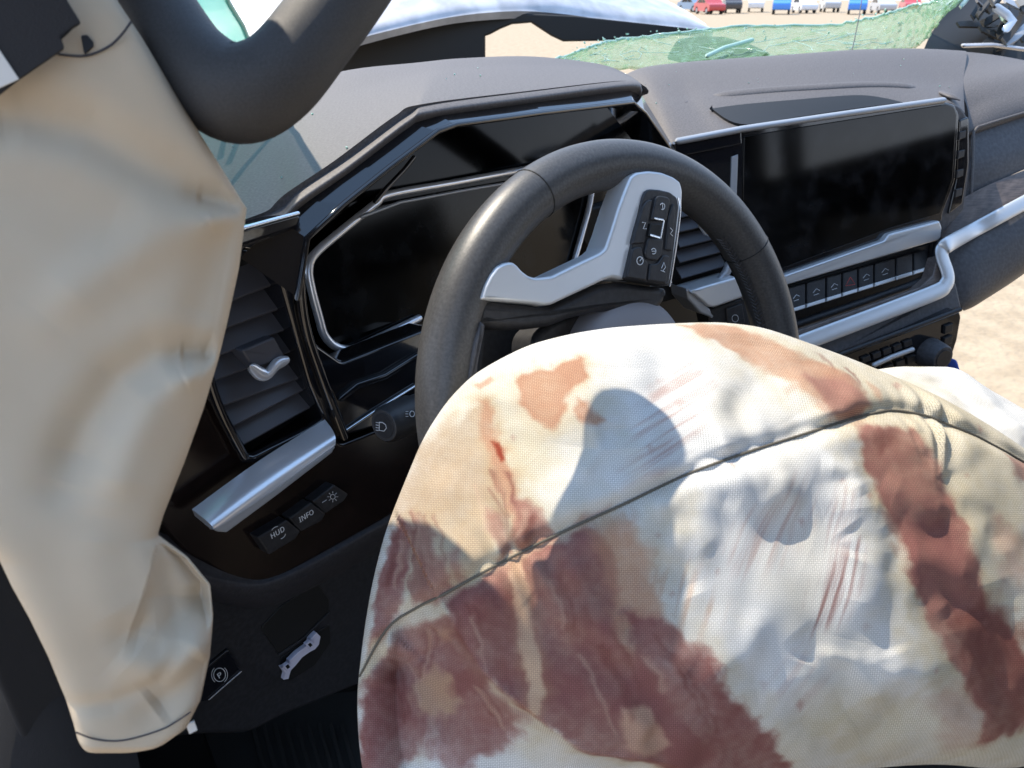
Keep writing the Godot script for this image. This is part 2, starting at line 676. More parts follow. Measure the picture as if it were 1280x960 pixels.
func bag_mesh(b: Bag, angles: int, rings: int, tex: Rect2, back: float) -> Mb:
	var mb := Mb.new()
	var pos := []
	for k in rings + 1:
		var rho = lerpf(float(k) / rings, 1.0 - pow(1.0 - float(k) / rings, 1.6), 0.7) + (0.0015 if k == 0 else 0.0)
		var row := PackedVector3Array()
		for i in angles:
			var ang = TAU * i / angles
			var q = Vector2.from_angle(ang) * b.r_of(ang) * rho
			row.append(Vector3(q.x, q.y, b.height(q)))
		pos.append(row)
	var back_rows := 14
	for k in range(1, back_rows + 1):
		var rho = cos(float(k) / back_rows * PI / 2)
		var row := PackedVector3Array()
		for i in angles:
			var ang = TAU * i / angles
			var q = Vector2.from_angle(ang) * b.r_of(ang) * rho
			row.append(Vector3(q.x, q.y, -back * sqrt(1.0 - rho * rho)))
		pos.append(row)
	var nr = pos.size()
	for k in nr:
		for i in angles:
			var p: Vector3 = pos[k][i]
			var du: Vector3 = pos[k][(i + 1) % angles] - pos[k][(i - 1 + angles) % angles]
			var dv: Vector3 = pos[mini(k + 1, nr - 1)][i] - pos[maxi(k - 1, 0)][i]
			if k == 0:
				du = Vector3(1, 0, 0); dv = Vector3(0, -1, 0)
			var nn = dv.cross(du)
			if k == nr - 1:
				nn = Vector3(0, 0, -1)
			elif k == 0:
				nn = (pos[6][angles / 4] - pos[6][3 * angles / 4]).cross(pos[6][angles / 2] - pos[6][0])
				nn = nn if nn.z > 0 else -nn
			else:
				nn = -nn
			nn = nn.normalized()
			var t = Vector2((p.x - tex.position.x) / tex.size.x, 1.0 - (p.y - tex.position.y) / tex.size.y)
			mb.add(unflat(b.pl, Vector2(p.x, p.y), p.z), b.pl.a * nn.x + b.pl.b * nn.y + b.pl.n * nn.z, t, Vector2(p.x, p.y))
	for i in angles:
		mb.n[i] = mb.n[angles + i]
	for k in nr - 1:
		for i in angles:
			var j = (i + 1) % angles
			mb.quad(k * angles + i, k * angles + j, (k + 1) * angles + j, (k + 1) * angles + i)
	return mb

# paint soft-edged stains and patches of sun on a picture of the cloth
class Cloth:
	var im: Image
	var tex: Rect2
	var nz := FastNoiseLite.new()
	var nz2 := FastNoiseLite.new()
	func to_pixel(q: Vector2) -> Vector2:
		return Vector2((q.x - tex.position.x) / tex.size.x, 1.0 - (q.y - tex.position.y) / tex.size.y) * Vector2(im.get_width(), im.get_height())
	func stain_and_sun(uvs: PackedVector2Array, c: Color, alpha: float, soft: float, rag: float, streak := Vector2.ZERO, rim_dark := 0.0) -> void:
		var p := PackedVector2Array()
		for q in uvs:
			p.append(to_pixel(q))
		var k = im.get_width() / tex.size.x
		soft *= k
		rag *= k
		var bb := Rect2(p[0], Vector2.ZERO)
		for q in p:
			bb = bb.expand(q)
		bb = bb.grow(soft + rag + 2)
		var m = p.size()
		for y in range(maxi(0, int(bb.position.y)), mini(im.get_height(), int(bb.end.y))):
			for x in range(maxi(0, int(bb.position.x)), mini(im.get_width(), int(bb.end.x))):
				var q = Vector2(x, y)
				var q0 = q
				q += Vector2(nz.get_noise_2d(x * 1.7, y * 1.7), nz.get_noise_2d(x * 1.7 + 999, y * 1.7)) * rag
				var best := 1e9
				var inside := false
				var b = p[m - 1]
				for a in p:
					var d = b - a
					var w = q - a
					var t = clampf(w.dot(d) / d.length_squared(), 0.0, 1.0)
					best = minf(best, (w - d * t).length_squared())
					if (a.y > q.y) != (b.y > q.y) and q.x < d.x * w.y / d.y + a.x:
						inside = not inside
					b = a
				var dist = sqrt(best) * (1.0 if inside else -1.0)
				var f = smoothstep(-soft, soft, dist)
				if f <= 0.0:
					continue
				var g = 1.0
				if streak != Vector2.ZERO:
					var s = Vector2(q0.dot(streak) * 0.05, q0.dot(Vector2(-streak.y, streak.x)) * 1.0)
					g = smoothstep(-0.2, 0.6, nz2.get_noise_2d(s.x * 6.0, s.y * 6.0)) * 0.9
				else:
					g = 0.93 + 0.34 * nz2.get_noise_2d(x * 0.55, y * 0.55) + 0.14 * nz.get_noise_2d(x * 4.0, y * 4.0)
				g += rim_dark * exp(-pow(dist / (soft * 1.3), 2.0))
				im.set_pixel(x, y, im.get_pixel(x, y).lerp(c, clampf(f * alpha * g, 0.0, 1.0)))

func cloth_material(called: String, im: Image, base_rough := 0.85, weave := 300.0, share := 1.0) -> StandardMaterial3D:
	var m := StandardMaterial3D.new()
	m.resource_name = called
	im.generate_mipmaps()
	m.albedo_texture = ImageTexture.create_from_image(im)
	m.roughness = base_rough
	m.metallic_specular = 0.3
	m.detail_enabled = true
	m.detail_blend_mode = BaseMaterial3D.BLEND_MODE_MUL
	m.detail_albedo = M.weave_image
	m.detail_uv_layer = BaseMaterial3D.DETAIL_UV_2
	m.uv2_scale = Vector3(weave / 8.0, weave / 8.0, 1)
	m.backlight_enabled = true
	m.backlight = Color(0.25, 0.23, 0.2)
	return m

func driver_airbag() -> void:
	var b := Bag.new()
	var p0 = at(880, 715, 0.455)
	b.pl = plane_at(p0, Vector3(-0.45, 0.60, 0.65))
	b.H = 0.10
	b.nz.frequency = 0.012
	b.nz.fractal_octaves = 3
	b.nz.seed = 5
	bag_rim(b, [447, 860, 455, 790, 466, 725, 483, 660, 505, 605, 530, 545, 560, 500, 590, 470, 620, 452, 660, 432, 710, 419, 760, 411, 830, 406, 900, 404, 945, 408, 985, 420, 1040, 437, 1100, 460, 1160, 485, 1215, 515, 1280, 555, 1340, 610, 1380, 700, 1390, 800, 1360, 890, 1300, 960, 1240, 966, 1180, 960, 1110, 964, 1000, 978, 900, 985, 830, 1010, 740, 1050, 600, 1080, 480, 1050, 452, 960, 447, 900])
	var seam_px := [449, 846, 478, 792, 515, 765, 560, 740, 610, 712, 660, 686, 720, 657, 780, 630, 850, 597, 900, 577, 950, 560, 1010, 541, 1060, 525, 1095, 516, 1120, 513, 1155, 520, 1190, 535, 1240, 556, 1290, 580]
	var seam = bag_smooth(b, seam_px, 90)
	b.fold(seam, -0.006, 0.0055, 0, 1.0)
	b.fold(seam, 0.0055, 0.030, 0, 1.0)
	b.fold(seam, 0.0036, 0.022, 2, 1.0)
	b.calm = 0.6
	var step = bag_smooth(b, [545, 742, 575, 795, 605, 843, 640, 873, 669, 896, 700, 922, 733, 942, 775, 949, 815, 953, 860, 962], 26)
	step.reverse()
	b.fold(step, -0.045, 0.050, 1, 0.4)
	b.fold(bag_line(b, [660, 745, 705, 790, 756, 831, 810, 868, 861, 907]), -0.007, 0.010)
	b.fold(bag_line(b, [675, 735, 725, 780, 776, 818, 830, 856, 880, 890]), 0.005, 0.016)
	b.fold(bag_line(b, [757, 400, 752, 450, 738, 500, 728, 560]), 0.009, 0.016)
	b.fold(bag_line(b, [757, 405, 790, 450, 815, 500, 838, 560]), 0.007, 0.014)
	b.fold(bag_line(b, [770, 440, 778, 500, 790, 560]), -0.006, 0.018)
	b.fold(bag_line(b, [866, 588, 842, 545, 826, 490, 835, 440]), -0.009, 0.012, 0, 0.3)
	b.fold(bag_line(b, [905, 572, 890, 525, 900, 470]), 0.007, 0.011, 0, 0.3)
	b.fold(bag_line(b, [925, 566, 918, 520, 935, 480]), -0.006, 0.009, 0, 0.3)
	b.fold(bag_line(b, [1000, 543, 968, 500, 948, 450, 930, 415]), -0.008, 0.014, 0, 0.3)
	b.fold(bag_line(b, [1030, 533, 1010, 500, 985, 460]), 0.005, 0.009)
	b.fold(bag_line(b, [880, 420, 930, 425, 985, 447, 1035, 468]), -0.005, 0.007)
	b.fold(bag_line(b, [862, 612, 915, 606, 975, 618, 1030, 648]), 0.006, 0.016)
	b.fold(bag_line(b, [868, 640, 920, 636, 975, 648, 1020, 672]), -0.004, 0.018)
	b.fold(bag_line(b, [1056, 600, 1075, 660, 1078, 720, 1065, 800]), 0.006, 0.012)
	b.fold(bag_line(b, [1100, 600, 1145, 628, 1190, 645]), 0.0035, 0.008)
	b.fold(bag_line(b, [1110, 640, 1160, 668, 1215, 672]), -0.0035, 0.008)
	b.fold(bag_line(b, [1125, 690, 1175, 700, 1225, 722]), 0.0035, 0.009)
	b.fold(bag_line(b, [1135, 735, 1180, 745, 1235, 770]), -0.0035, 0.009)
	b.fold(bag_line(b, [1150, 590, 1180, 650, 1185, 720, 1200, 790]), -0.003, 0.012)
	b.fold(bag_line(b, [1120, 486, 1165, 508, 1215, 545, 1275, 590]), 0.005, 0.008)
	b.fold(bag_line(b, [1150, 487, 1200, 520, 1260, 565]), -0.004, 0.006)
	b.fold(bag_line(b, [1060, 890, 1120, 852, 1185, 842, 1245, 866]), 0.008, 0.014)
	b.fold(bag_line(b, [1070, 915, 1130, 880, 1190, 872, 1240, 890]), -0.008, 0.014)
	b.fold(bag_line(b, [1240, 730, 1262, 800, 1240, 880]), -0.006, 0.016)
	b.fold(bag_line(b, [480, 792, 520, 800, 570, 822, 600, 850]), -0.007, 0.010)
	b.fold(bag_line(b, [470, 830, 500, 865, 540, 905, 555, 960]), -0.006, 0.012)
	b.fold(bag_line(b, [600, 720, 585, 640, 600, 560, 622, 500]), -0.005, 0.014)
	b.fold(bag_line(b, [575, 735, 545, 660, 560, 580]), 0.006, 0.014)
	b.fold(bag_line(b, [515, 762, 505, 700, 520, 640]), -0.004, 0.009)
	b.fold(bag_line(b, [700, 690, 720, 740, 700, 800]), 0.004, 0.010)
	for i in 60:
		var x = rng.randf_range(520, 1270)
		var y = rng.randf_range(440, 940)
		var ang = rng.randf_range(-1.2, 1.2) + 0.7
		var L = rng.randf_range(25, 75)
		b.fold(bag_line(b, [x, y, x + cos(ang) * L, y + sin(ang) * L * 0.8, x + cos(ang + 0.4) * L * 1.8, y + sin(ang + 0.4) * L * 1.6]), rng.randf_range(-0.0034, 0.0034), rng.randf_range(0.004, 0.008))
	var tex := Rect2(-0.30, -0.25, 0.62, 0.48)
	var c := Cloth.new()
	c.tex = tex
	c.im = Image.create(1184, 896, false, Image.FORMAT_RGB8)
	c.nz.frequency = 0.02
	c.nz.fractal_octaves = 4
	c.nz2.frequency = 0.018
	c.nz2.fractal_octaves = 4
	c.nz2.seed = 8
	var white = Color(0.90, 0.90, 0.89)
	var cream = Color(0.80, 0.74, 0.60)
	for y in c.im.get_height():
		for x in c.im.get_width():
			c.im.set_pixel(x, y, white.lerp(cream, smoothstep(-0.25, 0.6, c.nz2.get_noise_2d(x * 0.3, y * 0.3)) * 0.3))
	var tan = Color(0.76, 0.68, 0.50)
	var brown = Color(0.74, 0.56, 0.45)  # stain colour as seen in sun, the light kept in it
	var rust = Color(0.655, 0.465, 0.415)
	var maroon = Color(0.56, 0.365, 0.345)  # stain colour as seen in shade, the shade kept in it
	var deep = Color(0.45, 0.25, 0.225)
	var st = func(nums, col, alpha, soft := 0.003, rag := 0.006, streak := Vector2.ZERO, rim := 0.0):
		var shape = bag_line(b, nums)
		if streak == Vector2.ZERO and alpha > 0.8 and soft < 0.005 and nums.size() > 14:
			c.stain_and_sun(shape, Color(0.76, 0.62, 0.44), 0.55, soft + 0.0055, rag)
		c.stain_and_sun(shape, col, alpha * 0.93, soft * 0.55 + 0.0004, rag * 0.6, streak, rim)
	var halo = func(nums, alpha := 0.55): c.stain_and_sun(bag_line(b, nums), tan, alpha * 0.75, 0.016, 0.012)
	# pale halos first
	halo.call([560, 490, 640, 460, 740, 440, 770, 520, 700, 560, 640, 640, 580, 720, 500, 740, 500, 640, 530, 560], 0.5)
	halo.call([450, 830, 500, 660, 640, 600, 760, 640, 850, 620, 850, 740, 920, 840, 1000, 960, 820, 975, 650, 940, 460, 980], 0.5)
	halo.call([850, 404, 940, 405, 1050, 440, 1160, 480, 1280, 560, 1290, 700, 1230, 640, 1150, 540, 1040, 540, 960, 480], 0.6)
	halo.call([1050, 540, 1140, 520, 1240, 620, 1290, 740, 1300, 960, 1050, 960, 1000, 900, 1150, 860, 1100, 720], 0.6)
	# left of the seam
	st.call([480, 640, 520, 560, 600, 500, 612, 560, 640, 640, 600, 700, 530, 740], Color(0.70, 0.58, 0.46), 0.55, 0.012, 0.012)
	st.call([645, 478, 652, 468, 690, 463, 722, 447, 731, 470, 716, 485, 706, 500, 700, 525, 688, 537, 668, 525, 652, 505], brown, 0.95, 0.003, 0.004, Vector2.ZERO, 0.2)
	st.call([720, 498, 733, 510, 757, 526, 745, 534, 725, 530, 714, 515], brown, 0.95, 0.003, 0.004)
	st.call([592, 482, 612, 470, 617, 476, 600, 486], brown, 0.7, 0.002, 0.003)
	st.call([597, 500, 610, 503, 618, 535, 628, 560, 642, 600, 660, 650, 668, 688, 652, 690, 634, 640, 614, 580, 602, 540], brown, 0.85, 0.004, 0.006)
	st.call([614, 548, 624, 552, 632, 572, 626, 576], Color(0.55, 0.2, 0.12), 0.9, 0.002, 0.003)
	st.call([640, 618, 672, 640, 700, 672, 672, 684, 650, 692, 640, 655], rust, 0.9, 0.004, 0.006)
	st.call([608, 634, 622, 640, 640, 688, 628, 694, 612, 660], rust, 0.7, 0.003, 0.004)
	st.call([700, 668, 730, 640, 760, 632, 740, 650, 690, 676], rust, 0.45, 0.004, 0.005)
	st.call([472, 724, 498, 645, 514, 660, 500, 740, 484, 784, 458, 826], maroon, 0.9, 0.003, 0.006)
	st.call([516, 640, 534, 660, 552, 700, 562, 736, 520, 760, 506, 740], maroon, 0.7, 0.005, 0.010)
	st.call([556, 690, 572, 680, 584, 720, 570, 734], maroon, 0.5, 0.004, 0.006)
	# below the seam
	st.call([556, 748, 600, 724, 650, 697, 690, 680, 742, 655, 766, 690, 772, 740, 778, 800, 805, 835, 838, 880, 890, 945, 860, 968, 740, 950, 672, 900, 640, 876, 600, 838, 570, 795], maroon, 0.97, 0.004, 0.006)
	st.call([735, 660, 790, 640, 812, 700, 828, 760, 850, 800, 800, 830, 770, 790], brown, 0.75, 0.010, 0.010)  # paler stain; sun falling on it is painted into the colour
	st.call([780, 760, 830, 770, 892, 826, 905, 862, 950, 905, 992, 965, 850, 972, 800, 900], maroon, 0.95, 0.005, 0.008)
	st.call([640, 700, 652, 698, 660, 745, 668, 800, 680, 860, 676, 892, 664, 892, 656, 835, 642, 765, 634, 715], Color(0.82, 0.70, 0.58), 0.95, 0.002, 0.004)
	st.call([690, 712, 720, 730, 738, 775, 715, 770], deep, 0.35, 0.006, 0.008)
	st.call([600, 740, 640, 735, 650, 800, 640, 860, 605, 830], deep, 0.35, 0.008, 0.008)
	st.call([450, 868, 482, 806, 520, 782, 560, 770, 592, 808, 612, 848, 590, 880, 540, 905, 520, 950, 480, 990, 450, 990], maroon, 0.95, 0.006, 0.008)
	st.call([540, 880, 600, 850, 660, 905, 640, 960, 560, 1000, 520, 960], maroon, 0.8, 0.010, 0.012)
	st.call([512, 856, 556, 862, 566, 900, 535, 926, 506, 905], Color(0.78, 0.66, 0.52), 0.75, 0.008, 0.010)
	st.call([463, 800, 480, 790, 474, 826, 455, 852, 452, 836], Color(0.84, 0.77, 0.64), 0.8, 0.003, 0.004)
	st.call([540, 790, 566, 790, 560, 812, 545, 806], Color(0.80, 0.66, 0.54), 0.6, 0.005, 0.006)
	st.call([778, 884, 812, 888, 838, 930, 806, 948, 780, 936], Color(0.80, 0.66, 0.55), 0.85, 0.003, 0.004)  # peach patch paints sunlight falling on the lower stain
	for d in [[500, 660, 488, 740, 12], [522, 650, 540, 730, 10], [612, 590, 640, 680, 9], [660, 640, 640, 690, 12], [585, 760, 600, 830, 8], [700, 720, 722, 800, 9], [540, 800, 520, 900, 10], [480, 850, 500, 930, 9], [740, 800, 790, 900, 12], [820, 800, 880, 900, 12], [600, 870, 640, 930, 10], [1110, 560, 1150, 640, 10], [1150, 660, 1190, 760, 12], [1090, 545, 1112, 600, 8], [1040, 460, 1070, 500, 8], [1200, 790, 1250, 880, 12]]:
		for k in 4:
			var ox = rng.randf_range(-22, 22)
			var oy = rng.randf_range(-18, 18)
			var w = rng.randf_range(1.5, d[4] * 0.45)
			var f = rng.randf_range(0.4, 1.0)
			var x0 = d[0] + ox
			var y0 = d[1] + oy
			var x1 = x0 + (d[2] - d[0]) * f
			var y1 = y0 + (d[3] - d[1]) * f
			var pale = k == 3
			st.call([x0 - w, y0, x0 + w, y0, (x0 + x1) / 2 + w * 0.8 + 3, (y0 + y1) / 2, x1 + w * 0.5, y1, x1, y1 + 3, x1 - w * 0.6, y1, (x0 + x1) / 2 - w * 0.7 + 3, (y0 + y1) / 2], Color(0.82, 0.70, 0.60) if pale else deep, 0.5 if pale else rng.randf_range(0.25, 0.55), 0.002, 0.004)
	# smears in the middle
	var along = Vector2(0.80, -0.60).normalized()
	st.call([780, 600, 790, 540, 820, 480, 868, 455, 884, 480, 862, 540, 830, 590], rust, 0.55, 0.012, 0.008, Vector2(0.86, -0.5))
	st.call([905, 690, 935, 640, 985, 600, 1030, 600, 1020, 640, 975, 700, 930, 730], rust, 0.42, 0.014, 0.008, Vector2(0.45, -0.9))
	st.call([1008, 792, 1018, 730, 1050, 680, 1076, 675, 1072, 730, 1040, 785], deep, 0.75, 0.008, 0.006, Vector2(0.35, -0.94))
	st.call([1020, 650, 1050, 610, 1068, 620, 1060, 660, 1030, 690], deep, 0.35, 0.008, 0.006, Vector2(0.35, -0.94))
	st.call([800, 720, 860, 690, 900, 760, 860, 800], brown, 0.45, 0.016, 0.010, Vector2(0.35, -0.94))
	st.call([960, 860, 1000, 800, 1040, 840, 1010, 900], rust, 0.22, 0.014, 0.010, Vector2(0.6, -0.8))
	# upper right
	st.call([846, 406, 900, 404, 950, 420, 1000, 444, 1045, 462, 1072, 488, 1088, 512, 1060, 527, 1032, 526, 1000, 492, 960, 462, 900, 428], brown, 0.8, 0.004, 0.006)
	st.call([1000, 470, 1050, 472, 1084, 505, 1060, 527, 1030, 524], rust, 0.75, 0.006, 0.006)
	st.call([1080, 478, 1094, 488, 1098, 504, 1088, 498], brown, 0.6, 0.003, 0.004)
	st.call([1250, 566, 1290, 580, 1290, 606, 1262, 596], rust, 0.8, 0.004, 0.006)
	# right
	st.call([1062, 548, 1072, 528, 1096, 534, 1132, 538, 1162, 572, 1182, 612, 1202, 645, 1218, 684, 1230, 735, 1240, 762, 1268, 782, 1290, 830, 1290, 905, 1252, 922, 1222, 926, 1230, 890, 1200, 836, 1168, 790, 1150, 750, 1136, 700, 1124, 660, 1098, 618, 1074, 580], rust, 0.97, 0.004, 0.006, Vector2.ZERO, 0.15)
	st.call([1098, 640, 1150, 640, 1200, 660, 1228, 740, 1200, 790, 1160, 760, 1130, 700], maroon, 0.6, 0.008, 0.010)
	st.call([1190, 780, 1245, 745, 1290, 800, 1290, 900, 1232, 925, 1215, 840], deep, 0.6, 0.010, 0.012)
	st.call([1078, 536, 1110, 534, 1118, 556, 1090, 566], deep, 0.55, 0.005, 0.006)
	st.call([1160, 870, 1220, 850, 1230, 930, 1180, 940], rust, 0.35, 0.012, 0.012)
	st.call([1240, 640, 1275, 660, 1285, 720, 1255, 740], rust, 0.35, 0.010, 0.010)
	for i in 40:
		var x = rng.randf_range(560, 1270)
		var y = rng.randf_range(450, 940)
		var r = rng.randf_range(2, 6)
		st.call([x - r, y, x, y - r, x + r, y, x, y + r * 1.5], rust, rng.randf_range(0.15, 0.5), 0.002, 0.003)
	var m = cloth_material("airbag_cloth", c.im, 0.8, 1020.0)
	var mb = bag_mesh(b, 620, 190, tex, 0.05)
	var t = thing("airbag", "white deployed airbag with reddish brown stains in front of the steering wheel", "airbag", p0 - Vector3(0, 0.2, 0))
	build("fabric", mb, m, t)
	# the seam's thread, lying in its groove
	mat("thread", lin(0.10, 0.09, 0.07), 0.9)
	var pts := PackedVector3Array()
	for q in seam:
		pts.append(unflat(b.pl, q, b.height(q) + 0.0008))
	tube("seam", M.thread, t, pts, 0.0007, 0.0005, b.pl.n, false, 6)
	# the rest of the bag, seen behind its shoulder on the right
	var d := Bag.new()
	d.pl = plane_at(at(1230, 620, 0.80), Vector3(-0.42, 0.80, 0.42))
	d.H = 0.07
	d.nz.frequency = 0.006
	d.nz.seed = 21
	d.n_amp = 0.010
	bag_rim(d, [960, 520, 1060, 470, 1110, 461, 1150, 461, 1190, 458, 1222, 480, 1280, 510, 1360, 560, 1420, 680, 1300, 800, 1120, 800, 960, 760, 920, 640])
	d.fold(bag_line(d, [1110, 470, 1180, 480, 1280, 545]), -0.008, 0.012)
	d.fold(bag_line(d, [1180, 462, 1230, 500, 1290, 560]), 0.006, 0.010)
	var c2 := Cloth.new()
	c2.tex = Rect2(-0.4, -0.4, 0.8, 0.8)
	c2.im = Image.create(256, 256, false, Image.FORMAT_RGB8)
	c2.nz2.frequency = 0.02
	for y in 256:
		for x in 256:
			c2.im.set_pixel(x, y, Color(0.90, 0.90, 0.89).lerp(cream, smoothstep(0.0, 0.6, c2.nz2.get_noise_2d(x, y)) * 0.6))
	var o = build("fabric_panel", bag_mesh(d, 160, 50, c2.tex, 0.03), cloth_material("airbag_cloth_clean", c2.im, 0.8, 1020.0), t)
	o.set_meta("label", "clean white rear panel of the bag")

func curtain_airbag() -> void:
	var pl = plane_at(at(130, 450, 0.30), -aim(130, 450))
	# rows of left and right edge
	var ys := [-280, 0, 45, 145, 258, 335, 400, 450, 510, 580, 645, 672, 700, 735, 775, 825, 880, 912, 935, 947, 953]
	var xl := [-240, -230, -225, -210, -190, -180, -160, -150, -130, -100, -60, -30, -4, 12, 34, 58, 80, 90, 96, 102, 112]
	var xr := [30, 150, 180, 240, 311, 301, 287, 275, 257, 232, 206, 198, 236, 265, 269, 265, 254, 238, 204, 170, 145]
	var nr := 340
	var nc := 230
	var b := Bag.new()
	b.pl = pl
	b.nz.frequency = 0.006
	b.nz.fractal_octaves = 2
	b.n_amp = 0.0005
	var ln = func(nums):
		var r := PackedVector2Array()
		for p in pv(nums):
			r.append(flat(pl, on(pl, p.x, p.y)))
		return r
	b.fold(ln.call([312, 259, 255, 245, 190, 215, 110, 170, 30, 150, -60, 150]), -0.007, 0.010, 0, 0.3)
	b.fold(ln.call([312, 259, 260, 275, 200, 300, 130, 340, 60, 400]), 0.004, 0.010, 0, 0.4)
	b.fold(ln.call([316, 259, 285, 256, 245, 246]), -0.006, 0.005, 0, 0.6)
	b.fold(ln.call([316, 262, 290, 268, 255, 284]), 0.003, 0.005, 0, 0.6)
	b.fold(ln.call([280, 450, 255, 445, 225, 444]), -0.006, 0.005, 0, 0.6)
	b.fold(ln.call([280, 453, 255, 460, 225, 472]), 0.003, 0.005, 0, 0.6)
	b.fold(ln.call([312, 259, 280, 300, 262, 350, 240, 410]), -0.004, 0.008, 0, 0.4)
	b.fold(ln.call([276, 450, 240, 438, 195, 446, 150, 475, 110, 530, 80, 600]), -0.007, 0.009, 0, 0.5)
	b.fold(ln.call([276, 450, 235, 465, 190, 500, 160, 560, 140, 620]), 0.004, 0.010, 0, 0.5)
	b.fold(ln.call([150, 0, 190, 90, 245, 175, 300, 258]), 0.003, 0.010, 0, 0.6)
	b.fold(ln.call([-60, 230, 40, 245, 110, 275, 180, 300]), -0.0015, 0.016)
	b.fold(ln.call([158, 783, 130, 740, 120, 690, 130, 640]), 0.002, 0.010)
	# the lower lobe lies behind the edge of the upper flap
	var edge = ln.call([226, 590, 208, 640, 196, 680, 180, 730, 160, 784])
	b.fold(edge, -0.014, 0.030, 1, 0.0)
	b.fold(ln.call([160, 786, 195, 790, 232, 772, 270, 745]), -0.005, 0.007, 0, 0.4)
	b.fold(ln.call([155, 800, 190, 822, 225, 820, 266, 800]), 0.004, 0.010, 0, 0.3)
	b.fold(ln.call([85, 880, 140, 872, 195, 845, 222, 800, 215, 740, 196, 690]), -0.0018, 0.004, 0, 1.0)
	b.fold(ln.call([262, 818, 225, 855, 190, 880]), -0.005, 0.008, 0, 0.4)
	var grid := []
	var hs := []
	for i in nr:
		var f = float(i) / (nr - 1)
		f = lerpf(f, 1.0 - pow(1.0 - f, 2.0), 0.25)
		var y = lerpf(-280, 953, f)
		var k = 0
		while k < ys.size() - 2 and ys[k + 1] < y:
			k += 1
		var w = (y - ys[k]) / float(ys[k + 1] - ys[k])
		var l = lerpf(xl[k], xl[k + 1], w)
		var r = lerpf(xr[k], xr[k + 1], w)
		var row := PackedVector3Array()
		var brow := PackedVector3Array()
		for j in nc:
			var s = float(j) / (nc - 1)
			var q = flat(pl, on(pl, lerpf(l, r, s), y))
			var e = 2.0 * s - 1.0
			var ef = sqrt(maxf(0.0, 1.0 - pow(absf(e), 6.0))) * sqrt(clampf((953.0 - y) / 24.0, 0.0, 1.0))
			var h = -0.006 + 0.016 * ef + b.relief(q) * minf(1.0, (1.0 - absf(e)) * 12.0) * minf(1.0, ef * 2.0)
			h = maxf(h, -0.010 * ef - 0.0055)
			row.append(unflat(pl, q, h - 0.006 * pow(maxf(0.0, (y - 600.0) / 350.0), 2.0)))
			brow.append(unflat(pl, q, -0.010 * ef - 0.006 - 0.006 * pow(maxf(0.0, (y - 600.0) / 350.0), 2.0)))
		grid.append(row)
		hs.append(brow)
	var mb := Mb.new()
	sheet_mesh(mb, grid, pl.n)
	for i in mb.v.size():
		var q = flat(pl, mb.v[i])
		mb.uv[i] = Vector2((q.x + 0.2) / 0.4, (q.y + 0.25) / 0.5)
		mb.uv2[i] = q
	sheet_mesh(mb, hs, -pl.n)
	var im := Image.create(512, 512, false, Image.FORMAT_RGB8)
	var nz := FastNoiseLite.new()
	nz.frequency = 0.010
	nz.fractal_octaves = 5
	for y in 512:
		for x in 512:
			var f = nz.get_noise_2d(x, y)
			var g = nz.get_noise_2d(x * 0.4 + 900, y * 0.4)
			im.set_pixel(x, y, Color(0.94, 0.87, 0.765).lerp(Color(0.89, 0.805, 0.69), clampf(0.35 + f * 0.5 + g * 0.5, 0, 1)))
	var m = cloth_material("curtain_cloth", im, 0.7, 2600.0)
	m.backlight = Color(0.24, 0.22, 0.19)
	var t = thing("curtain_airbag", "beige curtain airbag hanging slack beside the door pillar", "airbag", at(160, 950, 0.30))
	build("fabric", mb, m, t)
	# rows of stitches
	mat("stitch", lin(0.05, 0.05, 0.06), 0.9)
	var near_ = lifted(pl, 0.0125)
	var line = func(called, nums, n, wdt, dash):
		var mb2 := Mb.new()
		var sp = spline(all_on(pl, nums), n)
		for i in range(0, n - 1, 3 if dash else 1):
			var p = sp[i]; var q = sp[i + 1]
			var hp = []
			for s in [p, q]:
				var u = flat(pl, s)
				var yy = 480.0 - FOCAL * (s - EYE).dot(cu) / (s - EYE).dot(ca)
				hp.append(unflat(pl, u, 0.0102 + b.relief(u) - 0.006 * pow(maxf(0.0, (yy - 600.0) / 350.0), 2.0)))
			tube_mesh(mb2, PackedVector3Array(hp), wdt, wdt * 0.6, pl.n, false, 5)
		var o = build(called, mb2, M.stitch, t)
		return o
	line.call("stitching", [56, 76, 85, 81, 110, 81, 135, 71, 150, 59, 162, 44], 110, 0.0005, true)
	line.call("stitching", [96, 908, 120, 917, 150, 919, 185, 911, 212, 900, 236, 884], 60, 0.00035, false)
	plate("label_tag", mat("tag_white", lin(0.72, 0.72, 0.70), 0.8), t, lifted(pl, -0.012), [232, 906, 243, 902, 247, 913, 237, 918], 0.0, 0.0015, 0.0003)
	# black tether tab with a white label, over the top of the bag
	var front = plane_at(at(60, 60, 0.27), -aim(60, 60) + Vector3(0.1, 0.1, 0))
	var black = mat("tether", lin(0.010, 0.010, 0.013), 0.6, 0.0, noise_tex(0.08, 2, FastNoiseLite.TYPE_CELLULAR, 256), 60.0, 0.01)
	plate("tether_tab", black, t, front, [-40, -40, 76, -40, 84, 0, 102, 29, 76, 45, 81, 61, 24, 100, -40, 150], 0.0, 0.002, 0.0006, 0.001)
	plate("printed_label", M.tag_white, t, front, [-40, 0, -2, 60, 24, 99, 0, 110, -40, 122], 0.0012, 0.001, 0.0003)
	plate("mark", black, t, lifted(pl, 0.0115), [101, 44, 109, 43, 112, 47, 117, 52, 117, 58, 111, 62, 106, 68, 104, 62], 0.0, 0.001, 0.0002, 0.0006)

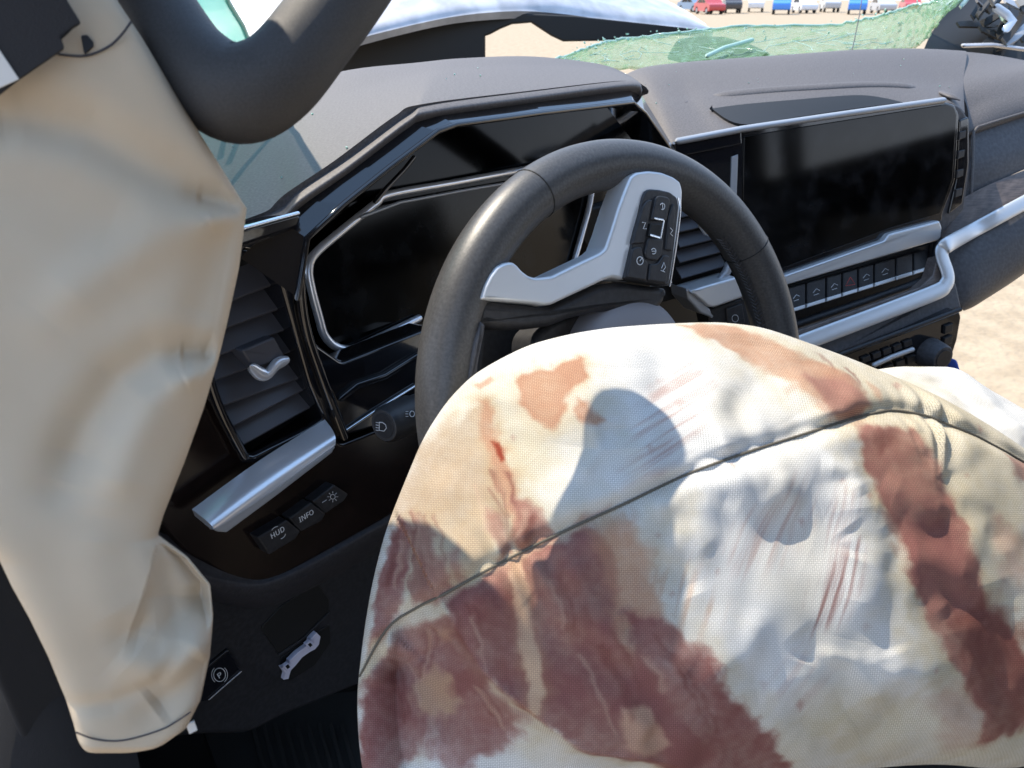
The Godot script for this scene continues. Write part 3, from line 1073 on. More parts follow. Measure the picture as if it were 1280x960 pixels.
# ------------------------------------------------------------------ the dash
func dashboard() -> void:
	var t = thing("dashboard", "dark dashboard with gloss black instrument binnacle, air vents and wide screen", "dashboard", at(700, 420, 0.9) - Vector3(0, 0.4, 0))
	var ln = Vector3(sin(deg_to_rad(15)), 0, cos(deg_to_rad(15)))      # the driver's side of the dash is turned towards the seat
	var lip = plane_at(Vector3(0.41, 1.5, -0.565), ln + Vector3(0, 0.05, 0))
	var face = plane_at(Vector3(0.41, 1.2, -0.600), ln + Vector3(0, 0.12, 0))
	var deep = plane_at(Vector3(0.41, 1.2, -0.655), ln + Vector3(0, 0.2, 0))
	# padded cowl over the instruments
	var front_px := [215, 330, 262, 308, 306, 287, 350, 269, 375, 246, 435, 205, 510, 149, 541, 136, 660, 120, 787, 105, 803, 113]
	var rear := p3([150, 190, 0.95, 215, 160, 0.97, 275, 140, 1.0, 330, 118, 1.02, 390, 100, 1.04, 450, 88, 1.06, 525, 82, 1.10, 580, 77, 1.14, 665, 75, 1.20, 745, 86, 1.22, 786, 103, 1.18])
	var fr = all_on(lip, front_px)
	var c0 := PackedVector3Array()
	var c1 := PackedVector3Array()
	var c2 := PackedVector3Array()
	var c3 := PackedVector3Array()
	var c4 := PackedVector3Array()
	for i in fr.size():
		c0.append(fr[i] + Vector3(0, -0.010, -0.005))
		c1.append(fr[i])
		c2.append(fr[i].lerp(rear[i], 0.12) + Vector3(0, 0.004, 0))
		c3.append(fr[i].lerp(rear[i], 0.55) + Vector3(0, 0.006, 0))
		c4.append(rear[i])
	var c5 := PackedVector3Array()
	for p in rear:
		c5.append(p + Vector3(0.02, -0.09, -0.06))
	cowl_rows = grid_from([c0, c1, c2, c3, c4, c5], 60, 110)
	var cm := Mb.new()
	shell_mesh(cm, cowl_rows, Vector3(0, 1, 0.2), 0.012)
	build("cowl_pad", cm, M.pad, t)
	# gloss trim: facet from the lip back to the mouth of the binnacle
	var outer = all_on(lifted(lip, -0.006), [300, 322, 349, 275, 375, 250, 435, 209, 510, 153, 541, 140, 660, 124, 787, 109, 801, 117, 840, 181, 860, 215])
	var inner = all_on(lifted(lip, 0.012), [372, 372, 378, 318, 384, 298, 430, 255, 486, 210, 547, 164, 570, 156, 680, 141, 791, 128, 806, 141, 836, 184, 856, 222])
	inner.remove_at(1)
	var tr := Mb.new()
	var seg_n = outer.size()
	for i in seg_n - 1:
		var nn = (outer[i + 1] - outer[i]).cross(inner[i] - outer[i]).normalized()
		if nn.dot(EYE - outer[i]) < 0: nn = -nn
		tr.quad(tr.add(outer[i], nn), tr.add(outer[i + 1], nn), tr.add(inner[i + 1], nn), tr.add(inner[i], nn))
		var bk = Vector3(0, 0, -0.06)
		var n2 = (inner[i + 1] - inner[i]).cross(bk).normalized()
		if n2.dot(EYE - inner[i]) < 0: n2 = -n2
		tr.quad(tr.add(inner[i], n2), tr.add(inner[i + 1], n2), tr.add(inner[i + 1] + bk, n2), tr.add(inner[i] + bk, n2))
	build("binnacle_trim", tr, M.gloss, t)
	tube("trim_edge", M.gloss, t, inner, 0.0022)
	# back wall of the binnacle and the display
	plate("binnacle_back", M.display_black, t, deep, [372, 300, 486, 200, 560, 150, 800, 118, 850, 210, 870, 330, 720, 500, 420, 570], 0.0, 0.01, 0.001)
	var disp = plane_at(Vector3(0.41, 1.2, -0.633), ln + Vector3(0, 0.2, 0))
	mat("bar_silver", lin(0.78, 0.80, 0.84), 0.24, 0.6)
	var scr = plate("instrument_display", M.display_black, t, disp, [469, 256, 487, 244, 660, 212, 735, 199, 738, 250, 717, 332, 690, 352, 523, 399, 434, 435, 416, 429, 404, 414, 399, 396, 388, 359, 387, 336, 395, 317], 0.0, 0.01, 0.002, 0.006)
	var fpx := [523, 398, 480, 419, 447, 434, 432, 437, 416, 431, 405, 418, 399, 398, 389, 360, 386, 336, 394, 317, 430, 286, 469, 255, 487, 243, 570, 228, 660, 211, 730, 198, 742, 206, 738, 250, 728, 290, 716, 332]
	tube("display_frame", M.bar_silver, scr, spline(all_on(lifted(disp, 0.004), fpx), 130), 0.0040, 0.0040, disp.n)
	tube("reflector_edge", M.satin_dim, scr, all_on(lifted(disp, 0.012), [452, 271, 500, 253, 580, 238, 650, 226]), 0.0016)
	tube("trim_edge", M.gloss, t, all_on(lifted(disp, 0.016), [469, 252, 482, 236, 505, 212, 517, 197]), 0.0022)
	# gloss panel under the display
	plate("gloss_panel", M.gloss, t, face, [372, 392, 384, 390, 395, 430, 428, 453, 540, 408, 560, 420, 545, 520, 520, 520, 432, 545, 418, 500, 385, 440], 0.0, 0.03, 0.003, 0.004)
	tube("chrome_strip", M.chrome, t, all_on(lifted(face, 0.002), [430, 540, 470, 513, 520, 482]), 0.0018)
	tube("gloss_rib", M.gloss, t, all_on(lifted(face, 0.002), [427, 497, 445, 482, 480, 470, 520, 445]), 0.0035)
	# the post between vent and instruments
	plate("gloss_post", M.gloss, t, face, [340, 318, 376, 268, 384, 298, 376, 330, 374, 372, 388, 440, 414, 500, 432, 546, 420, 552, 404, 522, 386, 478], 0.010, 0.03, 0.004, 0.006)
	tube("post_rib", M.gloss, t, spline(all_on(lifted(face, 0.012), [376, 268, 374, 330, 380, 400, 400, 465, 430, 545]), 30), 0.004)
	plate("end_cap", M.gloss, t, lip, [250, 305, 306, 284, 372, 266, 378, 272, 374, 285, 300, 310, 245, 335], 0.006, 0.03, 0.003, 0.003)
	tube("end_cap_edge", M.chrome, t, all_on(lifted(lip, 0.008), [250, 306, 306, 285, 372, 267]), 0.0016)
	# left air vent
	var vent := thing_part("air_vent", t)
	plate("housing", M.black_part, vent, lifted(face, -0.035), [230, 300, 342, 318, 386, 480, 408, 521, 307, 575, 250, 470], 0.0, 0.01, 0.001)
	var fr_px := [238, 330, 262, 478, 300, 562, 309, 572, 330, 565, 407, 520, 385, 478, 346, 324, 330, 318]
	tube("vent_frame", M.gloss, vent, spline(all_on(lifted(face, 0.003), fr_px), 80, true), 0.004, 0.005, face.n, true)
	var slats := [[228, 390, 345, 338], [228, 400, 350, 352], [240, 425, 355, 384], [256, 451, 362, 410], [268, 476, 372, 436], [276, 508, 380, 471], [287, 535, 388, 482], [299, 559, 390, 507]]
	for i in range(1, slats.size()):
		var s = slats[i]
		var a = on(lifted(face, -0.004), s[0], s[1])
		var d = on(lifted(face, -0.004), s[2] + 9.0, s[3] - 4.0)
		var ex = (d - a).normalized()
		var ez = (face.n * 0.75 + Vector3.UP * 0.66).normalized()
		ez = (ez - ex * ez.dot(ex)).normalized()
		var ey = ez.cross(ex)
		var o = Mb.new()
		var spl = {"o": (a + d) / 2 + ey * 0.011, "n": ez, "a": ex, "b": ey}
		var hl = (d - a).length() / 2
		plate_mesh(o, spl, PackedVector2Array([Vector2(-hl, -0.011), Vector2(hl, -0.011), Vector2(hl, 0.012), Vector2(-hl, 0.012)]), 0.0022, 0.0009)
		build("slat", o, M.slat, vent)
	plate("vent_tab", M.slat, vent, face, [302, 438, 343, 421, 357, 446, 318, 462], 0.006, 0.018, 0.002, 0.002)
	tube("tab_tip", M.bar_silver, vent, spline(all_on(lifted(face, 0.009), [317, 461, 325, 467, 334, 468, 345, 456, 356, 450]), 14), [0.0045, 0.0048, 0.0052, 0.0054, 0.0054, 0.0052, 0.0045, 0.0042, 0.0040, 0.0042, 0.0046, 0.0048, 0.0045, 0.0036], 0.0045, face.n)
	# lower gloss panel, chrome bar, three push buttons
	plate("lower_gloss_panel", M.gloss_brown, t, face, [150, 600, 250, 470, 300, 565, 330, 580, 410, 522, 425, 556, 560, 500, 560, 590, 520, 625, 480, 650, 340, 729, 311, 736, 289, 727, 232, 692, 202, 658], -0.004, 0.03, 0.004, 0.008)
	var bar_pl = lifted(face, 0.012)
	var br := Mb.new()
	var b_up = all_on(bar_pl, [239, 636, 322, 576, 405, 524])
	var b_lo = all_on(lifted(bar_pl, 0.022), [268, 662, 344, 610, 418, 556])
	var rows_b := []
	for k in 9:
		var w = k / 8.0
		var r := PackedVector3Array()
		for i in 3:
			r.append(b_up[i].lerp(b_lo[i], w) + face.n * (0.007 * sin(PI * clampf(w * 0.9 + 0.05, 0, 1))))
		rows_b.append(spline(r, 24))
	shell_mesh(br, rows_b, face.n, 0.008)
	var bar = build("chrome_bar", br, M.bar_silver, t)
	plate("bar_edge", M.satin_dim, bar, lifted(bar_pl, 0.022), [266, 661, 344, 611, 419, 557, 416, 566, 346, 620, 284, 666, 272, 665], 0.001, 0.012, 0.0015, 0.001)
	var bpl = lifted(face, 0.004)
	var letters := ["HUD", "INFO", ""]
	var bq := [[322, 672, 359, 650, 376, 664, 370, 674, 337, 694], [362, 648, 389, 628, 408, 642, 402, 652, 377, 665], [391, 627, 418, 606, 436, 618, 430, 627, 408, 642]]
	var names := ["push button lettered HUD", "push button lettered INFO", "push button with a brightness symbol"]
	for i in 3:
		var bt = plate("push_button", M.dark_plastic, t, bpl, bq[i], 0.004, 0.012, 0.0018, 0.0015)
		bt.set_meta("label", names[i])
		var cx = [347, 383, 411][i]
		var cy = [666, 645, 624][i]
		if letters[i]:
			text("lettering", letters[i], M.print, bt, bpl, 0.0042, cx - 10, cy + 6, cx + 10, cy - 6.5, 0.0050)
		var ic := Mb.new()
		if i == 0:
			stroke(ic, bpl, ring_nums(cx + 1, cy, 9, 8, 0.2, 1.2, 6), 0.0042, 0.0006)
			stroke(ic, bpl, ring_nums(cx + 1, cy, 9, 8, 3.6, 4.6, 6), 0.0042, 0.0006)
			build("icon", ic, M.print, bt)
		if i == 2:
			stroke(ic, bpl, ring_nums(cx + 5, cy - 3, 3, 3), 0.0042, 0.0006)
			for k in 8:
				var an = TAU * k / 8
				stroke(ic, bpl, [cx + 5 + cos(an) * 4.5, cy - 3 + sin(an) * 4.5, cx + 5 + cos(an) * 6.5, cy - 3 + sin(an) * 6.5], 0.0042, 0.0005)
			stroke(ic, bpl, [cx - 8, cy + 4, cx - 3, cy + 1], 0.0042, 0.0006)
			build("icon", ic, M.print, bt)
	# knee bolster: a roll under the gloss panel, then a flat face
	var knee = plane_at(Vector3(0.41, 1.0, -0.600), ln + Vector3(0, 0.02, 0))
	var ctrl := []
	for k in [[0, -0.012, -26], [0, 0.000, 0], [0, 0.006, 12], [0, 0.000, 26], [0, -0.016, 36], [0, -0.034, 40]]:
		var r := PackedVector3Array()
		for q in [[140, 670], [200, 690], [262, 712], [312, 722], [345, 716], [400, 690], [480, 645], [560, 600], [640, 555]]:
			r.append(on(lifted(knee, k[1]), q[0] + k[2] * 0.10, q[1] + k[2]))
		ctrl.append(r)
	shell("knee_roll", M.pad_low, t, ctrl, 24, 40, Vector3(0, 0.3, 1), 0.012)
	var low = lifted(knee, -0.026)
	plate("knee_panel", M.dark_plastic, t, low, [100, 690, 250, 735, 330, 742, 400, 715, 520, 640, 640, 580, 640, 780, 412, 872, 360, 893, 311, 918, 240, 921, 100, 940], 0.0, 0.03, 0.006, 0.01)
	# opening with a loose connector, its lid gone
	plate("storage_opening", M.black_part, t, low, [326, 785, 352, 757, 397, 729, 412, 750, 411, 764, 380, 795, 349, 818], 0.0015, 0.02, 0.001, 0.004)
	tube("opening_edge", M.dark_plastic, t, all_on(lifted(low, 0.002), [349, 818, 380, 797, 411, 766]), 0.0012)
	plate("connector_recess", M.black_part, t, low, [351, 822, 412, 780, 414, 803, 394, 832, 362, 852, 352, 846], 0.0012, 0.02, 0.001, 0.003)
	var clip_pl = lifted(low, 0.004)
	var clip = plate("connector_clip", M.white_plastic, t, clip_pl, [352, 835, 361, 832, 362, 826, 372, 816, 386, 806, 388, 799, 396, 791, 401, 796, 399, 806, 394, 812, 388, 815, 378, 822, 370, 832, 364, 838, 361, 849, 355, 850, 357, 842], 0.004, 0.005, 0.0008)
	plate("clip_socket", M.white_plastic, clip, clip_pl, [382, 806, 388, 801, 394, 806, 388, 812], 0.008, 0.004, 0.0006)
	plate("clip_socket", M.white_plastic, clip, clip_pl, [355, 833, 361, 829, 365, 834, 359, 839], 0.008, 0.004, 0.0006)
	plate("clip_slot", M.black_part, clip, clip_pl, [385, 806, 388, 803.5, 391, 806.5, 388, 809], 0.0085, 0.001, 0.0002)
	plate("clip_slot", M.black_part, clip, clip_pl, [357, 833, 360.5, 830.5, 363, 834, 359.5, 836.5], 0.0085, 0.001, 0.0002)
	# parking brake switch
	var pk = plate("parking_brake_switch", M.gloss, t, low, [240, 850, 286, 812, 302, 838, 262, 876, 244, 880], 0.004, 0.012, 0.002, 0.002)
	tube("switch_edge", M.chrome, pk, all_on(lifted(low, 0.005), [262, 874, 301, 840]), 0.0010)
	text("lettering", "P", M.print, pk, low, 0.0045, 270, 848, 279, 840, 0.006)
	var pc := Mb.new()
	stroke(pc, low, ring_nums(274.5, 843.5, 7.5, 8.5), 0.0044, 0.0006)
	stroke(pc, low, ring_nums(274.5, 843.5, 10, 11, -0.9, 0.9, 8), 0.0044, 0.0005)
	stroke(pc, low, ring_nums(274.5, 843.5, 10, 11, 2.2, 4.0, 8), 0.0044, 0.0005)
	build("icon", pc, M.print, pk)
	centre_stack(t)

func thing_part(called: String, parent: Node) -> Node3D:
	var o := Node3D.new()
	o.name = called
	parent.add_child(o, true)
	return o

# a point of the pad under a line of sight, a little above it
func drape(rows: Array, x: float, y: float, above: float) -> Vector3:
	var d = aim(x, y)
	var best := 1e9
	for i in rows.size() - 1:
		for j in rows[i].size() - 1:
			for k in [[0, 0, 0, 1, 1, 1], [0, 0, 1, 1, 1, 0]]:
				var h = Geometry3D.ray_intersects_triangle(EYE, d, rows[i + k[0]][j + k[1]], rows[i + k[2]][j + k[3]], rows[i + k[4]][j + k[5]])
				if h != null:
					best = minf(best, (h - EYE).dot(ca))
	if best > 1e8:
		best = 1.15
	return EYE + d * best + Vector3.UP * above

func centre_stack(t: Node3D) -> void:
	var yaw = deg_to_rad(16)
	var st = plane_at(at(928, 250, 1.0), Vector3(-sin(yaw), 0.16, cos(yaw)))
	# top pad from the screen to the foot of the windscreen
	var f := p3([835, 190, 0.97, 846, 180, 0.97, 890, 172, 0.985, 927, 164, 1.0, 1050, 147, 1.07, 1150, 133, 1.12, 1179, 128, 1.135, 1196, 132, 1.148, 1206, 142, 1.156])
	var mid := p3([800, 150, 1.08, 822, 126, 1.09, 860, 122, 1.1, 900, 116, 1.11, 1030, 104, 1.15, 1130, 105, 1.19, 1170, 107, 1.21, 1190, 105, 1.225, 1204, 103, 1.238])
	var bk := p3([770, 100, 1.24, 800, 86, 1.25, 850, 79, 1.26, 900, 75, 1.28, 1000, 68, 1.31, 1062, 63, 1.34, 1120, 61, 1.37, 1165, 62, 1.39, 1205, 64.5, 1.40])
	var dn := PackedVector3Array()
	for p in bk:
		dn.append(p + Vector3(0.03, -0.10, -0.06))
	pad_rows = grid_from([f, mid, bk, dn], 48, 90)
	var pm := Mb.new()
	shell_mesh(pm, pad_rows, Vector3(0, 1, 0.2), 0.012)
	build("top_pad", pm, M.pad, t)
	# the top pad ends here
	# passenger end: crown, roll, face
	var r0 := p3([1185, 64, 1.40, 1210, 65, 1.40, 1245, 69, 1.40, 1290, 77, 1.40, 1330, 84, 1.40])
	var r1 := p3([1195, 102, 1.245, 1214, 100, 1.245, 1245, 94, 1.26, 1290, 85, 1.29, 1330, 80, 1.32])
	var r2 := p3([1209, 134, 1.20, 1216, 137, 1.20, 1245, 126, 1.21, 1290, 114, 1.23, 1330, 106, 1.25])
	var r3 := p3([1210, 163, 1.185, 1217, 162, 1.185, 1245, 152, 1.195, 1290, 137, 1.215, 1330, 126, 1.23])
	var r4 := p3([1208, 174, 1.20, 1215, 170, 1.20, 1245, 160, 1.21, 1290, 145, 1.23, 1330, 134, 1.25])
	shell("passenger_pad", M.pad, t, [r0, r1, r2, r3, r4], 40, 40, Vector3(-0.3, 1, 0.4), 0.015)
	var q0 := p3([1214, 164, 1.195, 1245, 154, 1.205, 1290, 139, 1.225, 1330, 128, 1.24])
	var q1 := p3([1212, 205, 1.18, 1245, 196, 1.19, 1290, 181, 1.21, 1330, 170, 1.22])
	var q2 := p3([1200, 250, 1.185, 1245, 228, 1.195, 1290, 208, 1.215, 1330, 196, 1.225])
	shell("passenger_panel", M.grey_plastic, t, [q0, q1, q2], 20, 24, Vector3(-0.4, 0.2, 1), 0.02)
	tube("panel_piping", M.pad, t, p3([1214, 240, 1.18, 1216, 200, 1.18, 1217, 165, 1.183, 1222, 159, 1.185, 1250, 150, 1.195, 1290, 138, 1.212]), 0.0022)
	var w0 := p3([1180, 262, 1.18, 1210, 244, 1.18, 1245, 227, 1.19, 1300, 205, 1.215])
	var w1 := p3([1176, 312, 1.165, 1210, 290, 1.165, 1245, 272, 1.175, 1300, 246, 1.20])
	shell("wood_trim", M.wood, t, [w0, w1], 6, 24, Vector3(-0.4, 0.2, 1), 0.015)
	var g0 := p3([1176, 318, 1.16, 1186, 309, 1.16, 1240, 282, 1.17, 1300, 252, 1.19])
	var g1 := p3([1192, 355, 1.15, 1210, 338, 1.15, 1250, 314, 1.165, 1300, 288, 1.185])
	var g2 := p3([1203, 386, 1.16, 1218, 378, 1.165, 1255, 352, 1.185, 1300, 322, 1.205])
	var g3 := p3([1206, 387, 1.22, 1222, 380, 1.24, 1262, 355, 1.26, 1300, 328, 1.28])
	shell("glove_box", M.grey_plastic, t, [g0, g1, g2, g3], 24, 24, Vector3(-0.4, 0.2, 1), 0.02)
	# raised surround and speaker grille on the top pad
	var near_edge := [889, 139, 927, 158.5, 1000, 149, 1060, 140, 1128, 131]
	var far_edge := [889, 139, 925, 134, 985, 128.5, 1070, 122, 1110, 126.5]
	var rec := []
	for k in 5:
		var row := PackedVector3Array()
		for q in 5:
			row.append(drape(pad_rows, lerpf(far_edge[q * 2], near_edge[q * 2], k / 4.0), lerpf(far_edge[q * 2 + 1], near_edge[q * 2 + 1], k / 4.0), 0.0035))
		rec.append(row)
	shell("speaker_grille", M.black_part, t, rec, 10, 30, Vector3.UP, 0.004)
	var rim_px := PackedVector3Array([Vector3(856, 128, 0), Vector3(880, 122, 0), Vector3(950, 114, 0), Vector3(1025, 109, 0), Vector3(1085, 106, 0), Vector3(1135, 108, 0), Vector3(1176, 116, 0), Vector3(1198, 124, 0)])
	var rsp := PackedVector3Array()
	var rw := []
	var rh := []
	for q in spline(rim_px, 48):
		rsp.append(drape(pad_rows, q.x, q.y, 0.0))
		var k = rsp.size() / 48.0
		rw.append(0.0085 * smoothstep(0.0, 0.25, k) * smoothstep(1.06, 0.9, k) + 0.001)
		rh.append(0.0032 * smoothstep(0.0, 0.25, k) * smoothstep(1.06, 0.9, k) + 0.0004)
	for pass_ in 3:
		for k in range(1, 47):
			rsp[k] = (rsp[k - 1] + rsp[k] * 2.0 + rsp[k + 1]) / 4.0
	tube("surround_ridge", M.pad, t, rsp, rw, rh, Vector3(-0.05, 0.95, 0.3).normalized())
	plate("surround_face", M.grey_plastic, t, st, [1180, 127, 1200, 132, 1213, 150, 1212, 215, 1206, 262, 1180, 290, 1176, 318, 1160, 350, 1170, 280], -0.006, 0.03, 0.004, 0.006)
	# the screen
	var sc = plate("centre_screen", M.gloss, t, st, [846, 178, 927, 163, 1179, 127, 1193, 131, 1199, 143, 1194, 225, 1178, 268, 1178, 276, 1115, 293, 974, 343, 925, 352, 924, 300], 0.0, 0.014, 0.002, 0.004)
	plate("glass", M.glass_black, sc, st, [930, 170, 1184, 130, 1193, 134, 1196, 144, 1191, 225, 1176, 267, 1112, 286, 972, 338, 927, 350], 0.0015, 0.004, 0.0012, 0.003)
	tube("top_frame", M.satin_dim, sc, all_on(lifted(st, 0.002), [848, 176.5, 927, 161.5, 1060, 142, 1178, 125.5]), 0.0042, 0.006, st.n)
	var side = plate("screen_side", M.gloss, sc, st, [1200, 150, 1211, 146, 1211, 205, 1203, 255, 1186, 268, 1196, 225], -0.002, 0.02, 0.002, 0.003)
	for k in 4:
		plate("side_clip", M.dark_plastic, sc, st, [1200 - k * 1.5, 165 + k * 24, 1208 - k * 1.5, 163 + k * 24, 1207 - k * 1.5, 172 + k * 24, 1199 - k * 1.5, 175 + k * 24], 0.001, 0.008, 0.001)
	# vent beside the screen
	var vent = thing_part("centre_vent", t)
	plate("housing", M.black_part, vent, lifted(st, -0.04), [820, 180, 930, 165, 935, 350, 820, 380], 0.0, 0.01, 0.001)
	for s in [[846, 200, 918, 186], [846, 218, 916, 205], [848, 244, 914, 231], [848, 272, 912, 259], [848, 290, 910, 276], [850, 309, 908, 295], [850, 328, 908, 313], [852, 348, 908, 332]]:
		var a = on(lifted(st, -0.012), s[0], s[1])
		var d = on(lifted(st, -0.012), s[2], s[3])
		var ex = (d - a).normalized()
		var ez = (st.n * 0.7 + Vector3.UP * 0.7)
		ez = (ez - ex * ez.dot(ex)).normalized()
		var ey = ez.cross(ex)
		var o := Mb.new()
		var hl = (d - a).length() / 2
		plate_mesh(o, {"o": (a + d) / 2 + ey * 0.009, "n": ez, "a": ex, "b": ey}, PackedVector2Array([Vector2(-hl, -0.009), Vector2(hl, -0.009), Vector2(hl, 0.009), Vector2(-hl, 0.009)]), 0.002, 0.0008)
		build("slat", o, M.slat, vent)
	plate("vent_side", M.satin_dim, vent, st, [915, 196, 923, 193, 921, 250, 918, 300, 910, 303, 913, 250], 0.002, 0.02, 0.001)
	plate("vent_top", M.gloss, vent, st, [842, 180, 927, 165, 928, 180, 845, 197], 0.003, 0.03, 0.002)
	tube("vent_tab", M.satin, vent, all_on(lifted(st, 0.002), [876, 281, 882, 290, 890, 293]), 0.004)
	tube("vent_tab", M.satin_dim, vent, all_on(lifted(st, 0.0), [914, 325, 908, 340, 902, 348]), 0.006)
	# chrome shelf under the vent with the start button
	var shelf = plate("vent_shelf", M.satin, t, st, [862, 364, 880, 358, 922, 346, 931, 361, 932, 371, 893, 385, 886, 384], 0.018, 0.04, 0.004, 0.003)
	plate("shelf_end", M.satin_dim, shelf, st, [858, 360, 864, 365, 888, 386, 892, 398, 876, 392, 860, 374], 0.014, 0.04, 0.003, 0.002)
	var sb = plate("start_button", M.dark_plastic, t, st, [884, 388, 932, 372, 940, 420, 890, 420], 0.006, 0.03, 0.003, 0.002)
	plate("button_face", M.dark_plastic, sb, st, [908, 386, 928, 379, 932, 404, 910, 410], 0.010, 0.01, 0.002, 0.003)
	var si := Mb.new()
	stroke(si, st, ring_nums(919, 398, 4, 4.5), 0.0105, 0.0007)
	build("icon", si, M.print, sb)
	# chrome strip with its step, the row of switches in a recess under it
	plate("chrome_strip", M.satin, t, st, [930, 362, 974, 347, 1106, 301, 1112, 293, 1118, 291, 1175, 276, 1178, 284, 1176, 300, 1100, 322, 975, 359, 930, 376], 0.010, 0.03, 0.003, 0.002)
	plate("switch_recess", M.dark_plastic, t, st, [930, 378, 975, 360, 1166, 303, 1168, 322, 1160, 342, 1150, 350, 1000, 402, 930, 424], -0.012, 0.02, 0.002, 0.003)
	var bank := thing_part("switch_row", t)
	var sw_pl = lifted(plane_at(on(st, 1070, 350), Vector3(-sin(yaw), 0.5, cos(yaw))), 0.0)
	var edges := [983, 1008, 1033, 1053, 1073, 1093, 1120, 1142, 1161]
	for k in 8:
		var x0 = edges[k] + 1.2
		var x1 = edges[k + 1] - 1.2
		var yt = func(x): return 361.0 + (x - 983.0) * (311.0 - 361.0) / 178.0
		var yb = func(x): return 389.0 + (x - 983.0) * (334.0 - 389.0) / 178.0
		plate("switch", M.dark_plastic, bank, sw_pl, [x0, yt.call(x0), x1, yt.call(x1), x1, yb.call(x1), x0, yb.call(x0)], 0.006, 0.012, 0.0015, 0.0015)
		plate("switch_lip", M.satin, bank, sw_pl, [x0, yb.call(x0) - 1.0, x1, yb.call(x1) - 1.0, x1, yb.call(x1) + 3.6, x0, yb.call(x0) + 3.6], 0.0085, 0.006, 0.0012)
		var ic := Mb.new()
		var cx = (x0 + x1) / 2
		var cy = (yt.call(cx) + yb.call(cx)) / 2
		if k == 3:
			stroke(ic, sw_pl, [cx, cy - 5, cx + 6, cy + 4, cx - 6, cy + 6, cx, cy - 5], 0.0062, 0.0012)
			build("icon", ic, M.red, bank)
		elif k < 6:
			stroke(ic, sw_pl, [cx - 4, cy + 2, cx, cy - 3, cx + 4, cy - 1], 0.0062, 0.0008)
			stroke(ic, sw_pl, [cx - 3, cy + 5, cx + 3, cy + 3], 0.0062, 0.0007)
			build("icon", ic, M.print, bank)
	# shelf below: dark lip, wood, chrome, roll, climate panel
	tube("recess_lip", M.dark_plastic, t, spline(all_on(lifted(st, 0.006), [930, 430, 1000, 404, 1080, 377, 1150, 352, 1162, 343, 1169, 322, 1173, 300]), 40), 0.006, 0.007, st.n)
	var lowp = plane_at(at(1090, 400, 1.045), Vector3(-sin(yaw), 0.55, cos(yaw)))
	plate("wood_trim", M.wood, t, lowp, [930, 440, 1000, 412, 1080, 384, 1150, 359, 1166, 345, 1174, 318, 1182, 330, 1182, 352, 1172, 360, 1090, 392, 1005, 424, 930, 455], 0.0, 0.02, 0.002, 0.002)
	tube("chrome_moulding", M.satin, t, spline(all_on(lifted(lowp, 0.006), [930, 458, 1005, 428, 1090, 396, 1168, 366, 1182, 356, 1185, 344, 1178, 322, 1178, 312, 1188, 304]) + p3([1215, 289, 1.155, 1250, 270, 1.165, 1300, 243, 1.185]), 80), 0.0115, 0.0035, lowp.n)
	plate("lower_roll", M.grey_plastic, t, lowp, [930, 462, 1005, 432, 1090, 400, 1172, 369, 1186, 358, 1190, 345, 1196, 352, 1204, 386, 1150, 406, 1056, 441, 930, 490], -0.003, 0.03, 0.006, 0.004)
	var clim = plane_at(at(1130, 430, 1.06), Vector3(-sin(yaw), 0.05, cos(yaw)))
	var cp = plate("climate_panel", M.gloss, t, clim, [980, 474, 1056, 443, 1150, 408, 1200, 389, 1202, 396, 1197, 425, 1188, 452, 1170, 475, 1090, 510, 980, 560], 0.0, 0.04, 0.003, 0.003)
	tube("panel_edge", M.dark_plastic, cp, all_on(lifted(clim, 0.003), [980, 472, 1056, 441, 1150, 406, 1200, 387]), 0.003)
	tube("chrome_bar", M.satin, cp, all_on(lifted(clim, 0.006), [1093, 456, 1115, 446, 1140, 437]), 0.0035)
	for k in 5:
		plate("climate_button", M.dark_plastic, cp, clim, [1078 + k * 13, 448 - k * 5.0, 1088 + k * 13, 444 - k * 5.0, 1089 + k * 13, 451 - k * 5.0, 1079 + k * 13, 455 - k * 5.0], 0.004, 0.006, 0.001)
	for k in 4:
		plate("climate_button", M.dark_plastic, cp, clim, [1092 + k * 14, 464 - k * 5.5, 1103 + k * 14, 460 - k * 5.5, 1104 + k * 14, 468 - k * 5.5, 1093 + k * 14, 473 - k * 5.5], 0.004, 0.006, 0.001)
	for k in 3:
		plate("climate_button", M.dark_plastic, cp, clim, [1182 - k * 1, 408 + k * 15, 1192 - k * 1, 404 + k * 15, 1191 - k * 1, 414 + k * 15, 1181 - k * 1, 418 + k * 15], 0.004, 0.006, 0.001)
	var kp = on(lifted(clim, 0.0), 1160, 440)
	var kn = thing_part("dial", cp)
	var kdir = clim.n
	var kb := Mb.new()
	tube_mesh(kb, PackedVector3Array([kp, kp + kdir * 0.004, kp + kdir * 0.022, kp + kdir * 0.026]), [0.022, 0.0215, 0.019, 0.017], null, null, false, 28, false)
	var disc := PackedVector2Array()
	for i in 28:
		disc.append(Vector2.from_angle(TAU * i / 28) * 0.0172)
	plate_mesh(kb, {"o": kp + kdir * 0.0265, "n": kdir, "a": clim.a, "b": clim.b}, disc, 0.004, 0.0012)
	build("grip", kb, M.grey_plastic, cp)
	kn.free()
	var kb2 := Mb.new()
	var d2 := PackedVector2Array()
	for i in 28:
		d2.append(Vector2.from_angle(TAU * i / 28) * 0.013)
	plate_mesh(kb2, {"o": kp + kdir * 0.0275, "n": kdir, "a": clim.a, "b": clim.b}, d2, 0.002, 0.0006)
	build("dial_face", kb2, M.dark_plastic, cp)

